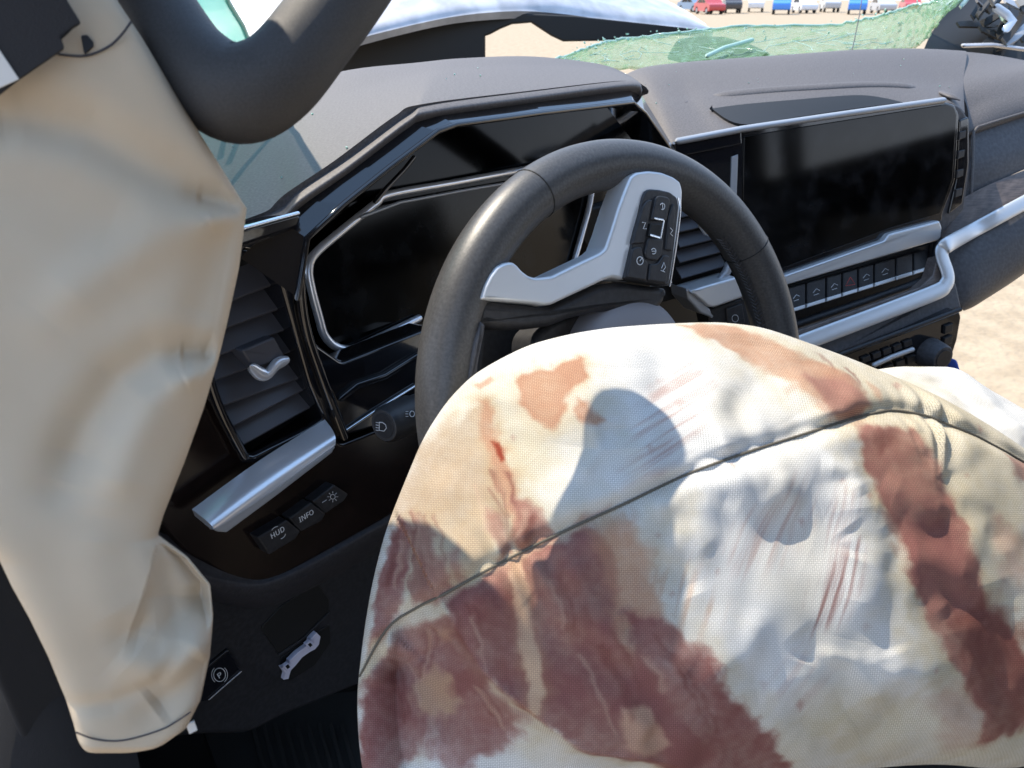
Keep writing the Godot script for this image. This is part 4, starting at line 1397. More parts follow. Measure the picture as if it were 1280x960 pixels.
# ------------------------------------------------------------------ steering wheel and column
func steering() -> void:
	var wc = EYE + ca * 0.602 + cr * 0.0995 - cu * 0.004
	var tilt = deg_to_rad(20)
	var w = plane_at(wc, Vector3(0, sin(tilt), cos(tilt)))
	var t = thing("steering_wheel", "dark leather steering wheel with silver spokes, turned to one side", "steering wheel", wc)
	var R := 0.174
	var r := 0.0185
	var pts := PackedVector3Array()
	var rr := []
	for i in 180:
		var a = TAU * i / 180
		pts.append(unflat(w, Vector2(cos(a) * R, sin(a) * R * 1.0)))
	var mb := Mb.new()
	tube_mesh(mb, pts, 0.0188, 0.0205, w.n, true, 32)
	build("rim", mb, M.wheel_leather, t)
	# seams where the leather panels meet
	for pp in [[668, 245], [938, 303]]:
		var q = flat(w, on(w, pp[0], pp[1]))
		var a = atan2(q.y / 1.0, q.x)
		var c = unflat(w, Vector2(cos(a) * R, sin(a) * R * 1.0))
		var rad = (c - wc).normalized()
		var ring := PackedVector3Array()
		for k in 28:
			var b = TAU * k / 28
			ring.append(c + rad * cos(b) * 0.0188 + w.n * sin(b) * 0.0205)
		tube("rim_seam", M.black_part, t, ring, 0.0006, null, null, true, 6)
	# lacing along the inner side on the right
	var lace := Mb.new()
	for i in 46:
		var a = deg_to_rad(-22 + i * 1.35)
		var c = unflat(w, Vector2(cos(a) * R, sin(a) * R * 1.0))
		var rad = (c - wc).normalized()
		var tan = w.n.cross(rad)
		for s in [-1, 1]:
			var base = c - rad * 0.0186 + w.n * 0.002
			tube_mesh(lace, PackedVector3Array([base - rad * 0.0004, base + w.n * 0.004 * s + tan * 0.0028 - rad * 0.0002]), 0.0006, null, null, false, 5)
	build("lacing", lace, M.grey_plastic, t)
	# spokes
	var sp = lifted(w, 0.019)
	var silver = plate("spoke_trim", M.satin, t, sp, [602, 374, 607, 358, 614, 344, 622, 333, 632, 328, 641, 327, 647, 331, 654, 339, 662, 345, 670, 347, 690, 345, 718, 331, 750, 316, 757, 310, 764, 290, 774, 258, 783, 234, 789, 220, 796, 215, 812, 213, 828, 215, 843, 221, 851, 227, 854, 238, 853, 268, 848, 310, 842, 345, 838, 358, 836, 350, 777, 349, 766, 347, 752, 352, 720, 367, 690, 381, 680, 382, 670, 380, 635, 377], 0.004, 0.022, 0.0026, 0.002)
	var pad = plate("switch_pad", M.dark_plastic, t, sp, [780, 348, 787, 318, 797, 276, 804, 245, 808, 238, 813, 236, 825, 237, 838, 240, 847, 247, 849, 258, 846, 285, 842, 320, 836, 357], 0.0062, 0.012, 0.0015, 0.002)
	var pb = lifted(sp, 0.0062)
	plate("key", M.dark_plastic, pad, pb, [820, 247, 824, 244, 835, 246, 838, 250, 834, 276, 814, 275], 0.0022, 0.004, 0.0012, 0.002)
	plate("key", M.dark_plastic, pad, pb, [811, 297, 830, 299, 827, 320, 822, 326, 810, 324, 806, 316], 0.0022, 0.004, 0.0012, 0.002)
	plate("key", M.dark_plastic, pad, pb, [804, 258, 810, 250, 816, 249, 806, 304, 791, 305, 796, 285], 0.0018, 0.004, 0.0012, 0.002)
	plate("key", M.dark_plastic, pad, pb, [842, 254, 845, 262, 840, 314, 832, 312, 836, 270], 0.0018, 0.004, 0.0012, 0.001)
	plate("key", M.dark_plastic, pad, pb, [791, 311, 797, 308, 803, 309, 804, 320, 811, 329, 808, 351, 784, 347], 0.0022, 0.004, 0.0014, 0.002)
	plate("key", M.dark_plastic, pad, pb, [813, 330, 823, 329, 830, 318, 838, 320, 833, 354, 811, 351], 0.0022, 0.004, 0.0014, 0.002)
	plate("thumb_roller", M.black_part, pad, pb, [814, 279, 829, 280, 826, 296, 811, 295], 0.003, 0.004, 0.001)
	var rl := Mb.new()
	stroke(rl, pb, [819, 273, 829, 275], 0.005, 0.0018)
	stroke(rl, pb, [814, 294, 824, 297], 0.005, 0.0022)
	stroke(rl, pb, [830, 276, 826, 297], 0.005, 0.0013)
	build("roller_frame", rl, M.chrome, pad)
	var ic := Mb.new()
	stroke(ic, pb, ring_nums(828, 258, 3, 4, -2.6, 2.0, 9), 0.0026, 0.0007)
	stroke(ic, pb, [828, 254, 828.5, 262], 0.0026, 0.0006)
	stroke(ic, pb, ring_nums(817, 314, 3, 3.5, -2.6, 2.0, 9), 0.0026, 0.0007)
	stroke(ic, pb, [815, 314, 820, 314], 0.0026, 0.0006)
	stroke(ic, pb, [803, 278, 807, 278, 804, 286, 808, 286], 0.0024, 0.0006)
	stroke(ic, pb, [838, 285, 841, 288, 838, 292, 841, 295], 0.0024, 0.0006)
	stroke(ic, pb, ring_nums(800, 326, 4, 5), 0.0026, 0.0007)
	stroke(ic, pb, [800, 326, 803, 322], 0.0026, 0.0007)
	stroke(ic, pb, [827, 335, 830, 328, 832, 334, 829, 338], 0.0026, 0.0007)
	stroke(ic, pb, [826, 338, 831, 340], 0.0026, 0.0006)
	build("icon", ic, M.print, pad)
	tube("pad_edge", M.chrome, pad, spline(all_on(lifted(sp, 0.0055), [848, 248, 850, 262, 847, 290, 842, 325, 837, 357]), 20), 0.0009)
	plate("lower_spoke", M.dark_plastic, t, sp, [598, 375, 640, 379, 690, 384, 720, 370, 752, 355, 778, 352, 836, 360, 832, 378, 820, 391, 790, 388, 750, 390, 715, 398, 690, 408, 660, 412, 625, 412, 607, 407, 597, 440, 588, 480, 580, 482, 588, 430], -0.002, 0.03, 0.006, 0.003)
	plate("inner_rim_cover", M.grey_plastic, t, sp, [603, 400, 608, 410, 600, 450, 595, 490, 580, 560, 570, 560, 582, 488, 592, 430], 0.001, 0.02, 0.003, 0.003)
	# hub and the torn cover over it
	var hub := Mb.new()
	var hc = on(lifted(w, -0.01), 770, 450)
	var ctrl := []
	for k in [[1.0, -0.02], [0.97, 0.012], [0.82, 0.028], [0.4, 0.036], [0.02, 0.037]]:
		var row := PackedVector3Array()
		for i in 41:
			var a = TAU * i / 40
			var dv = (w.a * cos(a) * 0.057 + w.b * sin(a) * 0.052) * k[0]
			row.append(hc + dv + w.n * k[1])
		ctrl.append(row)
	sheet_mesh(hub, grid_from(ctrl, 24, 60), w.n)
	build("hub_cover", hub, mat("hub_grey", lin(0.24, 0.23, 0.24), 0.6), t)
	plate("hub_ring", M.dark_plastic, t, lifted(w, -0.005), [668, 420, 690, 402, 725, 390, 770, 383, 815, 385, 838, 395, 850, 430, 840, 500, 700, 520, 668, 470], 0.0, 0.03, 0.005, 0.01)
	plate("column_cover", M.dark_plastic, t, lifted(w, -0.05), [600, 396, 700, 390, 730, 420, 730, 520, 590, 530], 0.0, 0.02, 0.006, 0.01)
	# column with its stalk
	var c = thing("steering_column", "dark steering column with a headlamp stalk behind the wheel", "steering column", wc - w.n * 0.2 - Vector3(0, 0.1, 0))
	var cp := PackedVector3Array([wc - w.n * 0.035 - Vector3(0, 0.03, 0), wc - w.n * 0.09 - Vector3(0, 0.035, 0), wc - w.n * 0.26 - Vector3(0, 0.045, 0)])
	tube("shroud", M.dark_plastic, c, spline(cp, 12), 0.046, 0.042, Vector3.UP, false, 28)
	var s0 = at(480, 532, 0.60)
	var s1 = at(520, 512, 0.635)
	var s2 = at(575, 490, 0.68)
	var st := Mb.new()
	var d = (s2 - s0).normalized()
	var rad := 0.0135
	tube_mesh(st, PackedVector3Array([s0, s0 + d * 0.003, s0 + d * 0.02, s0 + d * 0.032, s0 + d * 0.036, s0 + d * 0.05, s2]), [0.0132, 0.0152, 0.0160, 0.0160, 0.0145, 0.0140, 0.012], null, null, false, 26, false)
	var cap := PackedVector2Array()
	for i in 26:
		cap.append(Vector2.from_angle(TAU * i / 26) * 0.0133)
	var pe = plane_at(s0 - d * 0.0005, -d)
	plate_mesh(st, pe, cap, 0.003, 0.001)
	var stalk = build("stalk", st, mat("stalk_plastic", lin(0.04, 0.04, 0.042), 0.45), c)
	var pe2 = plane_at(s0 - d * 0.0010, -d)
	var cap2 := Mb.new()
	var cq := PackedVector2Array()
	for i in 26:
		cq.append(Vector2.from_angle(TAU * i / 26) * 0.0105)
	plate_mesh(cap2, pe2, cq, 0.001, 0.0004)
	build("end_cap", cap2, M.dark_plastic, stalk)
	var si := Mb.new()
	stroke(si, pe2, [474, 528, 478, 528, 482, 531, 483, 535, 480, 539, 474, 538, 474, 528], 0.0004, 0.0008)
	for k in 4:
		stroke(si, pe2, [470, 528 + k * 3.2, 473, 528.5 + k * 3.2], 0.0004, 0.0006)
	build("icon", si, M.print, stalk)
	var side = (EYE - s1)
	side = (side - d * side.dot(d)).normalized()
	for k in 2:
		var base = s0 + d * (0.016 + 0.022 * k)
		var rr2 = 0.0161 if k == 0 else 0.0143
		var pn = plane_at(base + side * rr2 * 0.99, side)
		var q: Vector3 = base + side * rr2
		var mbx := Mb.new()
		var px_ = 640 + FOCAL * (q - EYE).dot(cr) / (q - EYE).dot(ca)
		var py_ = 480 - FOCAL * (q - EYE).dot(cu) / (q - EYE).dot(ca)
		stroke(mbx, pn, ring_nums(px_ + 2, py_, 3, 3.6), 0.0006, 0.0008)
		for j in 3:
			stroke(mbx, pn, [px_ - 6, py_ - 3 + j * 3, px_ - 3, py_ - 3 + j * 3], 0.0006, 0.0006)
		build("icon", mbx, M.print, stalk)

# ------------------------------------------------------------------ body of the truck round the cabin
func cab() -> void:
	var h = thing("grab_handle", "thick dark grab handle on the windscreen pillar", "grab handle", at(300, 130, 0.33))
	var path = spline(p3([135, -80, 0.35, 165, -35, 0.34, 200, 22, 0.33, 242, 82, 0.325, 292, 117, 0.322, 345, 98, 0.324, 395, 40, 0.33, 450, -35, 0.34, 500, -110, 0.36]), 60)
	var rr := []
	for i in 60:
		var f = i / 59.0
		rr.append(0.0175 + 0.0030 * exp(-pow((f - 0.5) / 0.12, 2.0)))
	tube("grip", M.handle, h, path, rr, 0.0185, -aim(300, 100).normalized(), false, 28)
	# pillar, roof, floor
	var c = thing("truck_cab", "shaded cab shell of the pickup around the dashboard", "cab", Vector3(0.8, 0.7, 0.2))
	tube("pillar", M.handle, c, spline(PackedVector3Array([Vector3(0.06, 1.40, -0.86), Vector3(0.05, 1.62, -0.55), Vector3(0.06, 1.86, -0.20), Vector3(0.08, 1.93, 0.2)]), 20), 0.07, 0.05, Vector3.RIGHT)
	var rf := []
	for k in [[-0.14, 1.90], [0.2, 1.96], [0.8, 1.98], [1.5, 1.94]]:
		var r := PackedVector3Array()
		for x in [0.05, 0.4, 0.87, 1.3, 1.68]:
			r.append(Vector3(x, k[1] + 0.03 * (1.0 - pow((x - 0.87) / 0.82, 2.0)), k[0]))
		rf.append(r)
	shell("roof", M.headliner, c, rf, 16, 20, Vector3.UP, 0.03)
	box("floor", M.carpet, c, Vector3(0.68, 0.70, -0.15), Vector3(1.80, 0.06, 1.95))
	box("firewall", M.carpet, c, Vector3(0.84, 1.0, -1.12), Vector3(1.70, 0.62, 0.05))
	box("sun_block", M.black_part, c, Vector3(0.85, 1.15, -0.93), Vector3(1.60, 0.44, 0.36))  # added box, never seen, keeps sun out of the footwell
	box("kick_panel", M.carpet, c, Vector3(-0.03, 1.05, -0.78), Vector3(0.05, 0.76, 0.74))
	box("centre_console", M.dark_plastic, c, Vector3(0.86, 0.86, -0.30), Vector3(0.22, 0.30, 0.5))
	# rear wall closes the cab; door pieces are added unseen for the screen reflection
	box("rear_wall", M.carpet, c, Vector3(0.86, 1.35, 1.5), Vector3(1.68, 1.25, 0.05))
	box("added_rear_door", M.dark_plastic, c, Vector3(1.64, 1.43, 0.78), Vector3(0.06, 0.17, 1.40))
	box("door_trim", mat("added_beige_trim", lin(0.42, 0.38, 0.33), 0.8), c, Vector3(1.63, 1.075, 0.78), Vector3(0.08, 0.54, 1.38))  # beige panel added for a pale band in the screen reflection
	box("added_door_frame", M.dark_plastic, c, Vector3(1.64, 1.72, 1.10), Vector3(0.06, 0.40, 0.07))
	# brake pedal and mat
	var fm = thing("floor_mat", "black ribbed rubber floor mat in the dark footwell", "floor mat", Vector3(0.4, 0.735, -0.6))
	var mp = plane_at(Vector3(0.4, 0.745, -0.5), Vector3(0, 1, 0.12))
	plate("mat_base", M.rubber, fm, mp, [250, 905, 330, 880, 460, 860, 480, 1010, 300, 1040], 0.0, 0.01, 0.002, 0.01)
	for k in 9:
		var x = 312 + k * 14
		plate("tread", M.rubber, fm, mp, [x, 905, x + 5, 903, x + 28, 985, x + 22, 987], 0.004, 0.006, 0.001)
	# driver's door edge, dark in the corner
	var dr = thing("door_trim", "dark inner door trim in the lower left corner", "door", at(0, 960, 0.5))
	var d0 := p3([-120, 640, 0.50, -40, 650, 0.48, 0, 690, 0.46, 60, 760, 0.47, 130, 800, 0.49])
	var d1 := p3([-120, 800, 0.47, -40, 800, 0.45, 20, 820, 0.44, 90, 860, 0.45, 160, 880, 0.48])
	var d2 := p3([-120, 1060, 0.46, -40, 1060, 0.45, 20, 1060, 0.45, 100, 1060, 0.46, 190, 1060, 0.48])
	shell("trim_panel", M.carpet, dr, [d0, d1, d2], 24, 24, -aim(20, 820), 0.03)

func seats() -> void:  # unseen seats, put in for the screen reflections
	for k in 2:
		var cx = [0.42, 1.26][k]
		var s = thing("unseen_front_seat", ["dark driver's seat beside the door, unseen, for screen reflections", "dark passenger seat past the console, unseen, for screen reflections"][k], "seat", Vector3(cx, 0.75, 0.45), "front seats")
		for b in [["cushion", Vector3(cx, 0.92, 0.34), Vector3(0.50, 0.20, 0.50), -0.1], ["backrest", Vector3(cx, 1.18, 0.74), Vector3(0.50, 0.58, 0.16), 0.6], ["headrest", Vector3(cx, 1.46, 0.98), Vector3(0.28, 0.19, 0.10), 0.6]]:
			box(b[0], M.seat_leather, s, b[1], b[2], Basis(Vector3.RIGHT, b[3]))

func outside() -> void:
	# ground
	var g := Mb.new()
	var rows := []
	var dd := [-400.0, -200.0, -100.0, -60.0, -30.0, -15.0, -8.0, -4.0, 0.0, 4.0, 8.0, 15.0, 30.0, 60.0, 100.0, 200.0, 400.0]
	var nz := FastNoiseLite.new()
	nz.frequency = 0.3
	for z in dd:
		var r := PackedVector3Array()
		for x in dd:
			r.append(Vector3(x, nz.get_noise_2d(x, z) * 0.03, z))
		rows.append(r)
	sheet_mesh(g, rows, Vector3.UP)
	var go = build("ground", g, M.sand)
	go.set_meta("kind", "structure")
	# bonnet, buckled: its rear edge stands up behind the dash
	var hd = thing("bonnet", "buckled silver bonnet raised behind the dashboard", "bonnet", at(560, 60, 2.0) - Vector3(0, 0.3, 0))
	var e0 := p3([150, 110, 1.62, 300, 85, 1.64, 400, 64, 1.66, 460, 45, 1.68, 560, 22, 1.72, 640, 14, 1.75, 700, 17, 1.80, 760, 25, 1.85, 850, 35, 1.92, 892, 38, 1.96])
	var e1 := p3([140, 80, 1.66, 300, 50, 1.68, 400, 30, 1.70, 460, 15, 1.72, 560, -8, 1.76, 640, -14, 1.80, 700, -10, 1.84, 760, 2, 1.90, 845, 16, 1.97, 886, 34, 2.0])
	var e2 := p3([120, 0, 1.9, 300, -30, 1.95, 400, -60, 2.0, 460, -70, 2.0, 560, -85, 2.05, 640, -80, 2.1, 700, -60, 2.15, 750, -30, 2.2, 815, 0, 2.25, 850, 25, 2.25])
	var e3 := PackedVector3Array()
	for p in e2:
		e3.append(p + Vector3(0.15, -0.04, -0.75))
	shell("panel", M.paint_silver, hd, [e0, e1, e2, e3], 30, 60, Vector3(-0.4, 0.7, 0.6), 0.02)
	var hp = plane_at(at(640, 50, 1.79), -aim(640, 50))
	plate("inner_frame", M.black_part, hd, hp, [200, 150, 300, 86, 400, 64, 460, 46, 560, 24, 640, 16, 720, 20, 885, 38, 870, 43, 820, 46, 760, 51, 705, 52, 690, 45, 664, 28, 640, 30, 625, 36, 612, 43, 606, 45, 606, 86, 560, 100, 400, 120], 0.0, 0.05, 0.004)
	# windscreen, torn loose and sagging
	var ws = thing("windscreen", "shattered green tinted windscreen glass sagging beyond the dashboard", "windscreen", at(950, 60, 1.5) - Vector3(0, 0.1, 0))
	var a0 := p3([688, 82, 1.32, 740, 82, 1.33, 800, 84, 1.34, 880, 76, 1.35, 960, 71, 1.37, 1062, 63, 1.40, 1120, 61, 1.42, 1152, 52, 1.46, 1176, 22, 1.5, 1215, -12, 1.55])
	var a1 := p3([690, 79, 1.40, 740, 68, 1.44, 790, 58, 1.48, 860, 56, 1.5, 950, 52, 1.52, 1050, 46, 1.54, 1110, 36, 1.55, 1145, 28, 1.55, 1172, 12, 1.56, 1205, -14, 1.58])
	var a2 := p3([692, 76, 1.48, 735, 60, 1.54, 770, 50, 1.6, 840, 42, 1.66, 930, 33, 1.7, 1040, 31, 1.72, 1098, 20, 1.7, 1140, 8, 1.68, 1168, 2, 1.64, 1195, -16, 1.62])
	var rows2 = grid_from([a0, a1, a2], 26, 90)
	nz.frequency = 0.02
	for i in rows2.size():
		for j in rows2[i].size():
			rows2[i][j] += Vector3(0, 0.006 * nz.get_noise_2d(i * 60, j * 40), 0.01 * nz.get_noise_2d(i * 60 + 500, j * 40))
	var gm := Mb.new()
	shell_mesh(gm, rows2, -aim(950, 50), 0.004)
	var sheet = build("glass_sheet", gm, M.tinted_glass, ws)
	# cracks and the crushed rim
	var cr_ := Mb.new()
	for k in 26:
		var i = rng.randi_range(0, 22)
		var j = rng.randi_range(2, 84)
		var pts := PackedVector3Array()
		for s in 7:
			pts.append(rows2[clampi(i, 0, 25)][clampi(j, 0, 89)] + Vector3(0, 0.0015, 0.001))
			i += rng.randi_range(-1, 3)
			j += rng.randi_range(-2, 3)
		tube_mesh(cr_, pts, 0.0006, null, null, false, 5)
	build("crack", cr_, M.glass_edge, sheet)
	tube("crushed_edge", M.glass_edge, sheet, rows2[25], 0.0032, null, null, false, 8)
	tube("folded_strip", M.glass_edge, sheet, p3([884, 70, 1.34, 905, 60, 1.38, 940, 50, 1.42]), 0.004)
	var chips := Mb.new()
	for k in 90:
		var j = rng.randi_range(5, 88)
		var p = rows2[rng.randi_range(12, 25)][j]
		var bs = Basis.from_euler(Vector3(rng.randf() * 6, rng.randf() * 6, rng.randf() * 6))
		box_mesh(chips, p + Vector3(rng.randf_range(-0.01, 0.01), rng.randf_range(0, 0.012), rng.randf_range(-0.01, 0.01)), Vector3(1, 0.6, 0.5) * rng.randf_range(0.002, 0.006), bs)
	var ch = build("glass_crumb", chips, M.glass_edge, ws)
	ch.set_meta("kind", "stuff")
	var spill := Mb.new()
	for k in 30:
		var pads = cowl_rows if k < 14 else pad_rows
		var p = pads[rng.randi_range(int(pads.size() * 0.3), int(pads.size() * 0.62))][rng.randi_range(8, pads[0].size() - 8)]
		box_mesh(spill, p + Vector3(0, 0.001, 0), Vector3(1, 0.6, 0.7) * rng.randf_range(0.0008, 0.0022), Basis.from_euler(Vector3(rng.randf() * 6, rng.randf() * 6, rng.randf() * 6)))
	build("glass_crumb", spill, M.glass_edge, ws).set_meta("kind", "stuff")
	# what is left of the glass along the driver's pillar
	var wp = plane_at(Vector3(0.2, 1.545, -1.05), Vector3(0, 0.92, -0.39))
	var shaded = plane_at(Vector3(0.2, 1.462, -0.7), Vector3.UP)
	var above = func(nums):
		var r := PackedVector3Array()
		for q in pv(nums):
			var g0 = on(shaded, q.x, q.y)
			r.append(g0 + TO_SUN * ((wp.o - g0).dot(wp.n) / TO_SUN.dot(wp.n)))
		return r
	var corner := PackedVector2Array()
	for q in above.call([352, 140, 366, 160, 371, 176, 380, 190, 384, 206, 393, 216, 397, 228, 405, 238, 412, 252, 440, 300, 300, 380, 180, 330, 190, 200, 260, 150]):
		corner.append(flat(wp, q))
	var cm := Mb.new()
	plate_mesh(cm, wp, corner, 0.005, 0.001)
	var rem = build("glass_remnant", cm, M.crazed_glass, ws)
	var ck := Mb.new()
	for l in [[352, 140, 366, 160, 371, 176, 380, 190, 384, 206, 393, 216, 397, 228, 405, 238, 412, 252, 440, 300], [338, 178, 332, 200, 318, 225, 308, 250], [372, 225, 350, 242, 330, 260, 312, 280], [290, 185, 300, 210, 296, 240], [330, 150, 318, 180, 300, 200]]:
		tube_mesh(ck, above.call(l), 0.003, null, null, false, 6)
	build("crack", ck, M.glass_edge, rem)
	# cowl under the glass
	var cw = thing("cowl_panel", "black cowl panel under the shattered windscreen", "cowl panel", at(900, 60, 1.8) - Vector3(0, 0.2, 0))
	plate("panel", M.black_part, cw, plane_at(at(900, 60, 1.78), -aim(900, 60)), [832, 74, 846, 50, 872, 45, 905, 46, 935, 54, 962, 66, 966, 80, 900, 90], 0.0, 0.04, 0.006, 0.01)
	# antenna wire standing on the dash
	tube("antenna_wire", M.grey_plastic, thing("antenna", "thin wire standing up from the far edge of the dashboard", "antenna", at(1064, 64, 1.335)), p3([1064, 66, 1.335, 1068, 50, 1.36, 1074, 20, 1.40, 1082, -30, 1.45]), 0.0009)
	# crumpled corner beyond the passenger's end
	var cf = thing("crumpled_fender", "crumpled black fender wreckage beyond the far end of the dashboard", "fender", at(1230, 40, 1.7) - Vector3(0, 0.3, 0))
	var k0 := p3([1150, 75, 1.60, 1190, 70, 1.62, 1230, 74, 1.64, 1280, 86, 1.66, 1340, 95, 1.7])
	var k1 := p3([1165, 40, 1.68, 1200, 22, 1.72, 1235, 30, 1.70, 1280, 36, 1.74, 1340, 40, 1.76])
	var k2 := p3([1195, 0, 1.76, 1225, -12, 1.80, 1250, 4, 1.78, 1290, -6, 1.82, 1340, -20, 1.84])
	shell("torn_panel", M.black_part, cf, [k0, k1, k2], 14, 20, Vector3(-0.5, 0.6, 0.5), 0.01)
	var sm_ := [M.black_part, M.rubber, M.black_part, M.satin_dim, M.glass_edge, M.black_part, M.headliner, M.grey_plastic, M.rubber]
	for k in 30:
		var x = rng.randf_range(1165, 1300)
		var y = rng.randf_range(-5, 58)
		if x < 1150 + (60 - y) * 0.9:
			x += 45
		var ang = rng.randf_range(-1.1, -0.3) if k % 4 else rng.randf_range(-0.2, 0.9)
		var L = rng.randf_range(18, 60)
		var w = rng.randf_range(3, 10)
		var t0 = rng.randf_range(1.5, 1.62)
		var dx = cos(ang) * L
		var dy = sin(ang) * L
		var r0 := p3([x, y, t0, x + dx * 0.5, y + dy * 0.5 - rng.randf_range(-4, 4), t0 + 0.05, x + dx, y + dy, t0 + 0.11])
		var r1 := p3([x + w * 0.6, y + w, t0 - 0.01, x + dx * 0.5 + w * 0.6, y + dy * 0.5 + w * rng.randf_range(0.5, 1.3), t0 + 0.03, x + dx * 0.95, y + dy + w * 0.3, t0 + 0.11])
		shell("shard", sm_[k % sm_.size()], cf, [r0, r1], 3, 8, Vector3(-0.5, 0.4, 0.6), 0.004)
	tube("bent_strip", M.paint_silver, cf, p3([1205, 57, 1.50, 1240, 56, 1.51, 1290, 63, 1.53]), 0.004, 0.008)
	tube("bent_strip", M.satin, cf, p3([1246, 10, 1.5, 1258, 18, 1.5, 1266, 26, 1.5, 1258, 36, 1.5]), 0.008, 0.003)
	# blue cloth at the sill
	var bl = at(1192, 458, 1.16)
	var bp = plane_at(bl, -aim(1192, 458))
	var cl = plate("blue_wrapper", mat("blue", lin(0.02, 0.07, 0.42), 0.5), self, bp, [1184, 446, 1196, 450, 1200, 464, 1196, 470, 1182, 470], 0.0, 0.02, 0.004, 0.004)
	tag(cl, "small blue plastic wrapper beside the climate panel", "wrapper")
	cars()

func car_mesh(paint: Material, long_: bool) -> Node3D:
	var o := Node3D.new()
	var L := 4.7
	var prof := PackedVector2Array([Vector2(-2.3, 0.35), Vector2(-2.35, 0.75), Vector2(-2.25, 0.95), Vector2(-1.35, 1.05), Vector2(-0.65, 1.52), Vector2(0.9, 1.55), Vector2(1.75, 1.08), Vector2(2.25, 1.02), Vector2(2.35, 0.6), Vector2(2.3, 0.35), Vector2(1.85, 0.33), Vector2(1.75, 0.62), Vector2(1.45, 0.75), Vector2(1.12, 0.62), Vector2(1.02, 0.30), Vector2(-1.02, 0.30), Vector2(-1.12, 0.62), Vector2(-1.45, 0.75), Vector2(-1.75, 0.62), Vector2(-1.85, 0.33)])
	if long_:
		prof = PackedVector2Array([Vector2(-2.5, 0.45), Vector2(-2.55, 0.95), Vector2(-2.45, 1.12), Vector2(-1.5, 1.2), Vector2(-0.9, 1.78), Vector2(2.2, 1.8), Vector2(2.5, 1.1), Vector2(2.5, 0.45), Vector2(1.98, 0.43), Vector2(1.88, 0.75), Vector2(1.55, 0.88), Vector2(1.22, 0.75), Vector2(1.12, 0.40), Vector2(-1.12, 0.40), Vector2(-1.22, 0.75), Vector2(-1.55, 0.88), Vector2(-1.88, 0.75), Vector2(-1.98, 0.43)])
	var add_part = func(called, mb: Mb, m):
		var mi := MeshInstance3D.new()
		mi.name = called
		var arr := []
		arr.resize(Mesh.ARRAY_MAX)
		arr[Mesh.ARRAY_VERTEX] = mb.v
		arr[Mesh.ARRAY_NORMAL] = mb.n
		arr[Mesh.ARRAY_INDEX] = mb.idx
		var am := ArrayMesh.new()
		am.add_surface_from_arrays(Mesh.PRIMITIVE_TRIANGLES, arr)
		am.surface_set_material(0, m)
		mi.mesh = am
		o.add_child(mi, true)
		return mi
	var body := Mb.new()
	plate_mesh(body, {"o": Vector3(0, 0, 0.88), "n": Vector3(0, 0, 1), "a": Vector3(1, 0, 0), "b": Vector3(0, 1, 0)}, rounded(prof, 0.12, 3), 1.76, 0.10)
	add_part.call("body", body, paint)
	var dy = 0.22 if long_ else 0.0
	for s in [1, -1]:
		for wx in [[-0.95, -0.05, 0.1], [0.02, 0.95, -0.1]]:
			var win := Mb.new()
			var q = PackedVector2Array([Vector2(wx[0] + (0.0 if wx[0] > 0 else -0.18), 1.06 + dy * 0.8), Vector2(wx[1] + (0.45 if wx[0] > 0 else 0.0), 1.06 + dy * 0.8), Vector2(wx[1] - (0.1 if wx[0] > 0 else 0.0), 1.44 + dy), Vector2(wx[0] + (0.0 if wx[0] > 0 else 0.36), 1.44 + dy)])
			plate_mesh(win, {"o": Vector3(0, 0, 0.885 * s), "n": Vector3(0, 0, s), "a": Vector3(s, 0, 0), "b": Vector3(0, 1, 0)} if s == 1 else {"o": Vector3(0, 0, -0.885), "n": Vector3(0, 0, -1), "a": Vector3(1, 0, 0), "b": Vector3(0, 1, 0)}, q, 0.05, 0.004)
			add_part.call("window", win, M.glass_black)
		for wx in [-1.45, 1.45]:
			if long_:
				wx *= 1.07
			var wh := Mb.new()
			var cq := PackedVector2Array()
			for i in 20:
				cq.append(Vector2(wx, 0.34) + Vector2.from_angle(TAU * i / 20) * 0.34)
			plate_mesh(wh, {"o": Vector3(0, 0, 0.86 * s), "n": Vector3(0, 0, s), "a": Vector3(1, 0, 0), "b": Vector3(0, 1, 0)}, cq, 0.22, 0.03)
			add_part.call("wheel", wh, M.rubber)
			var hb := Mb.new()
			var hq := PackedVector2Array()
			for i in 16:
				hq.append(Vector2(wx, 0.34) + Vector2.from_angle(TAU * i / 16) * 0.21)
			plate_mesh(hb, {"o": Vector3(0, 0, 0.866 * s), "n": Vector3(0, 0, s), "a": Vector3(1, 0, 0), "b": Vector3(0, 1, 0)}, hq, 0.05, 0.01)
			add_part.call("rim", hb, M.satin_dim)
	return o

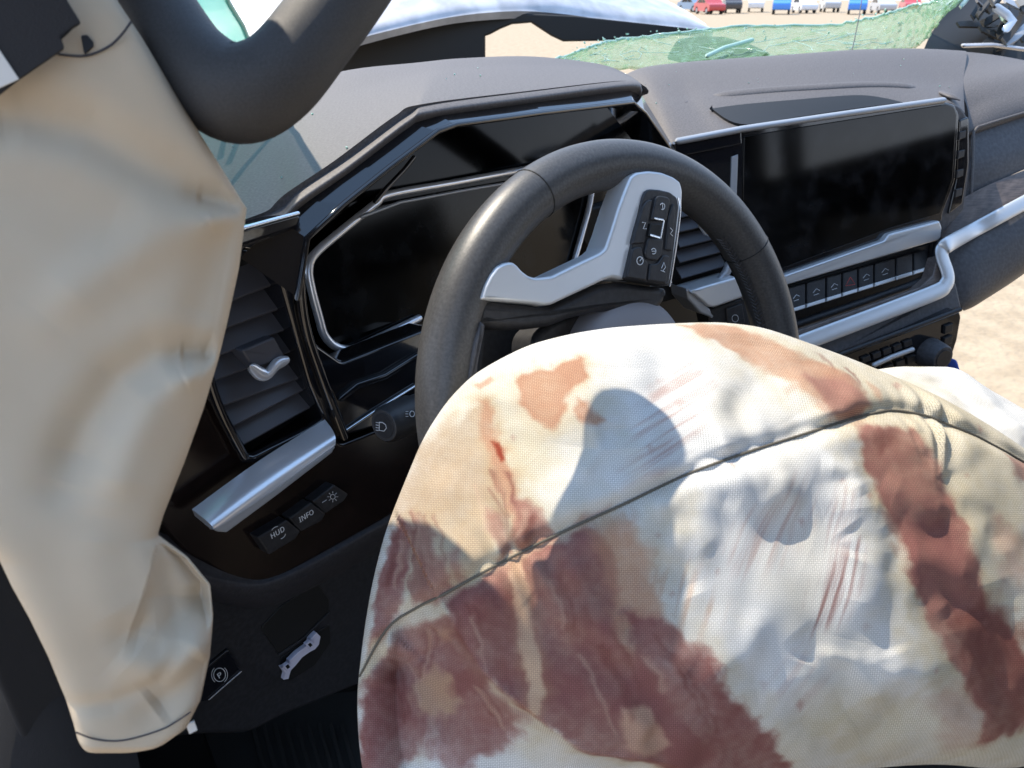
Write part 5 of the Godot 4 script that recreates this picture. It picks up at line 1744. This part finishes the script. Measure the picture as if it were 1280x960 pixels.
func cars() -> void:
	var paints := {}
	var def := {"white": lin(0.75, 0.76, 0.78), "red": lin(0.45, 0.03, 0.03), "black": lin(0.03, 0.03, 0.035), "blue": lin(0.03, 0.22, 0.72), "silver": lin(0.45, 0.46, 0.48), "blue grey": lin(0.16, 0.25, 0.38)}
	for k in def:
		paints[k] = mat("paint_" + k.replace(" ", "_"), def[k], 0.35)
		paints[k].clearcoat_enabled = true
	var p1 = car_mesh(paints["white"], false)
	var p2 = car_mesh(paints["white"], true)
	# left to right along the far row: place in the picture, paint, long, turn
	var row := [[866, "blue grey", false, 1.9, "first from the left edge of the far row"], [886, "red", false, 1.7, "beside the dark car"], [914, "black", true, 1.4, "between the red car and a white one"], [944, "white", true, 1.3, "between the black car and a blue one"], [976, "blue", true, 1.25, "left of the two blue ones"], [1004, "white", false, 1.5, "right of the left blue car"], [1036, "silver", true, 1.35, "between a white car and the right blue one"], [1070, "blue", true, 1.2, "right of the two blue ones"], [1102, "silver", false, 1.4, "right of the right blue car"], [1136, "red", false, 1.3, "nearer the wreckage"], [1172, "white", true, 1.3, "behind the torn glass"], [1206, "blue grey", false, 1.4, "behind the crumpled fender"]]
	var i := 0
	for r in row:
		var o = (p2 if r[2] else p1).duplicate()
		o.name = numbered("parked_car")
		add_child(o)
		var d = aim(r[0], 15.0 + fposmod(i * 2.7, 4.0))
		var g = EYE + d * (-EYE.y / d.y)
		g.y = 0.0
		o.position = g
		o.rotation.y = deg_to_rad(-HEADING) + r[3]
		o.get_node("body").set_surface_override_material(0, paints[r[1]])
		tag(o, "%s %s in the far row, %s" % [r[1], "van" if r[2] else "car", r[4]], "van" if r[2] else "car", "cars parked in the far row")
		i += 1
	p1.free()
	p2.free()

func _ready() -> void:
	rng.seed = 12
	# camera
	var h = deg_to_rad(HEADING)
	var p = deg_to_rad(PITCH)
	var fh := Vector3(sin(h), 0, -cos(h))
	cr = Vector3(cos(h), 0, sin(h))
	ca = fh * cos(p) - Vector3.UP * sin(p)
	cu = cr.cross(ca)
	var cam := Camera3D.new()
	cam.name = "camera"
	cam.transform = Transform3D(Basis(cr, cu, -ca), EYE)
	cam.fov = rad_to_deg(2.0 * atan(480.0 / FOCAL))
	cam.near = 0.02
	cam.far = 2000.0
	var lens_ := CameraAttributesPhysical.new()
	lens_.frustum_focal_length = 12.0 * FOCAL / 480.0
	lens_.frustum_focus_distance = 0.66
	lens_.exposure_aperture = 15.0
	cam.attributes = lens_
	add_child(cam)
	# sky, exposure
	var we := WorldEnvironment.new()
	var env := Environment.new()
	var sky := Sky.new()
	var sm := ProceduralSkyMaterial.new()
	sm.sky_top_color = Color(0.52, 0.64, 0.80)
	sm.sky_horizon_color = Color(0.90, 0.91, 0.92)
	sm.sky_curve = 0.12
	sm.ground_bottom_color = Color(0.55, 0.48, 0.40)
	sm.ground_horizon_color = Color(0.75, 0.72, 0.68)
	sm.sun_angle_max = 2.0
	sky.sky_material = sm
	env.background_mode = Environment.BG_SKY
	env.sky = sky
	env.background_energy_multiplier = 1.55
	env.tonemap_mode = Environment.TONE_MAPPER_LINEAR
	env.tonemap_exposure = 1.7
	env.sdfgi_enabled = true
	env.ssao_enabled = true
	env.ssil_enabled = true
	we.environment = env
	add_child(we)
	# sun: high, from the front left
	var sun := DirectionalLight3D.new()
	sun.name = "sun"
	var to_sun := TO_SUN.normalized()
	sun.transform = Transform3D(Basis.looking_at(-to_sun, Vector3(0, 0, 1)), Vector3(0, 5, 0))
	sun.light_energy = 1.4
	sun.light_color = Color(1.0, 0.95, 0.87)
	sun.light_angular_distance = 0.5
	sun.shadow_enabled = true
	add_child(sun)
	materials()
	cab()
	seats()
	dashboard()
	outside()
	steering()
	driver_airbag()
	curtain_airbag()
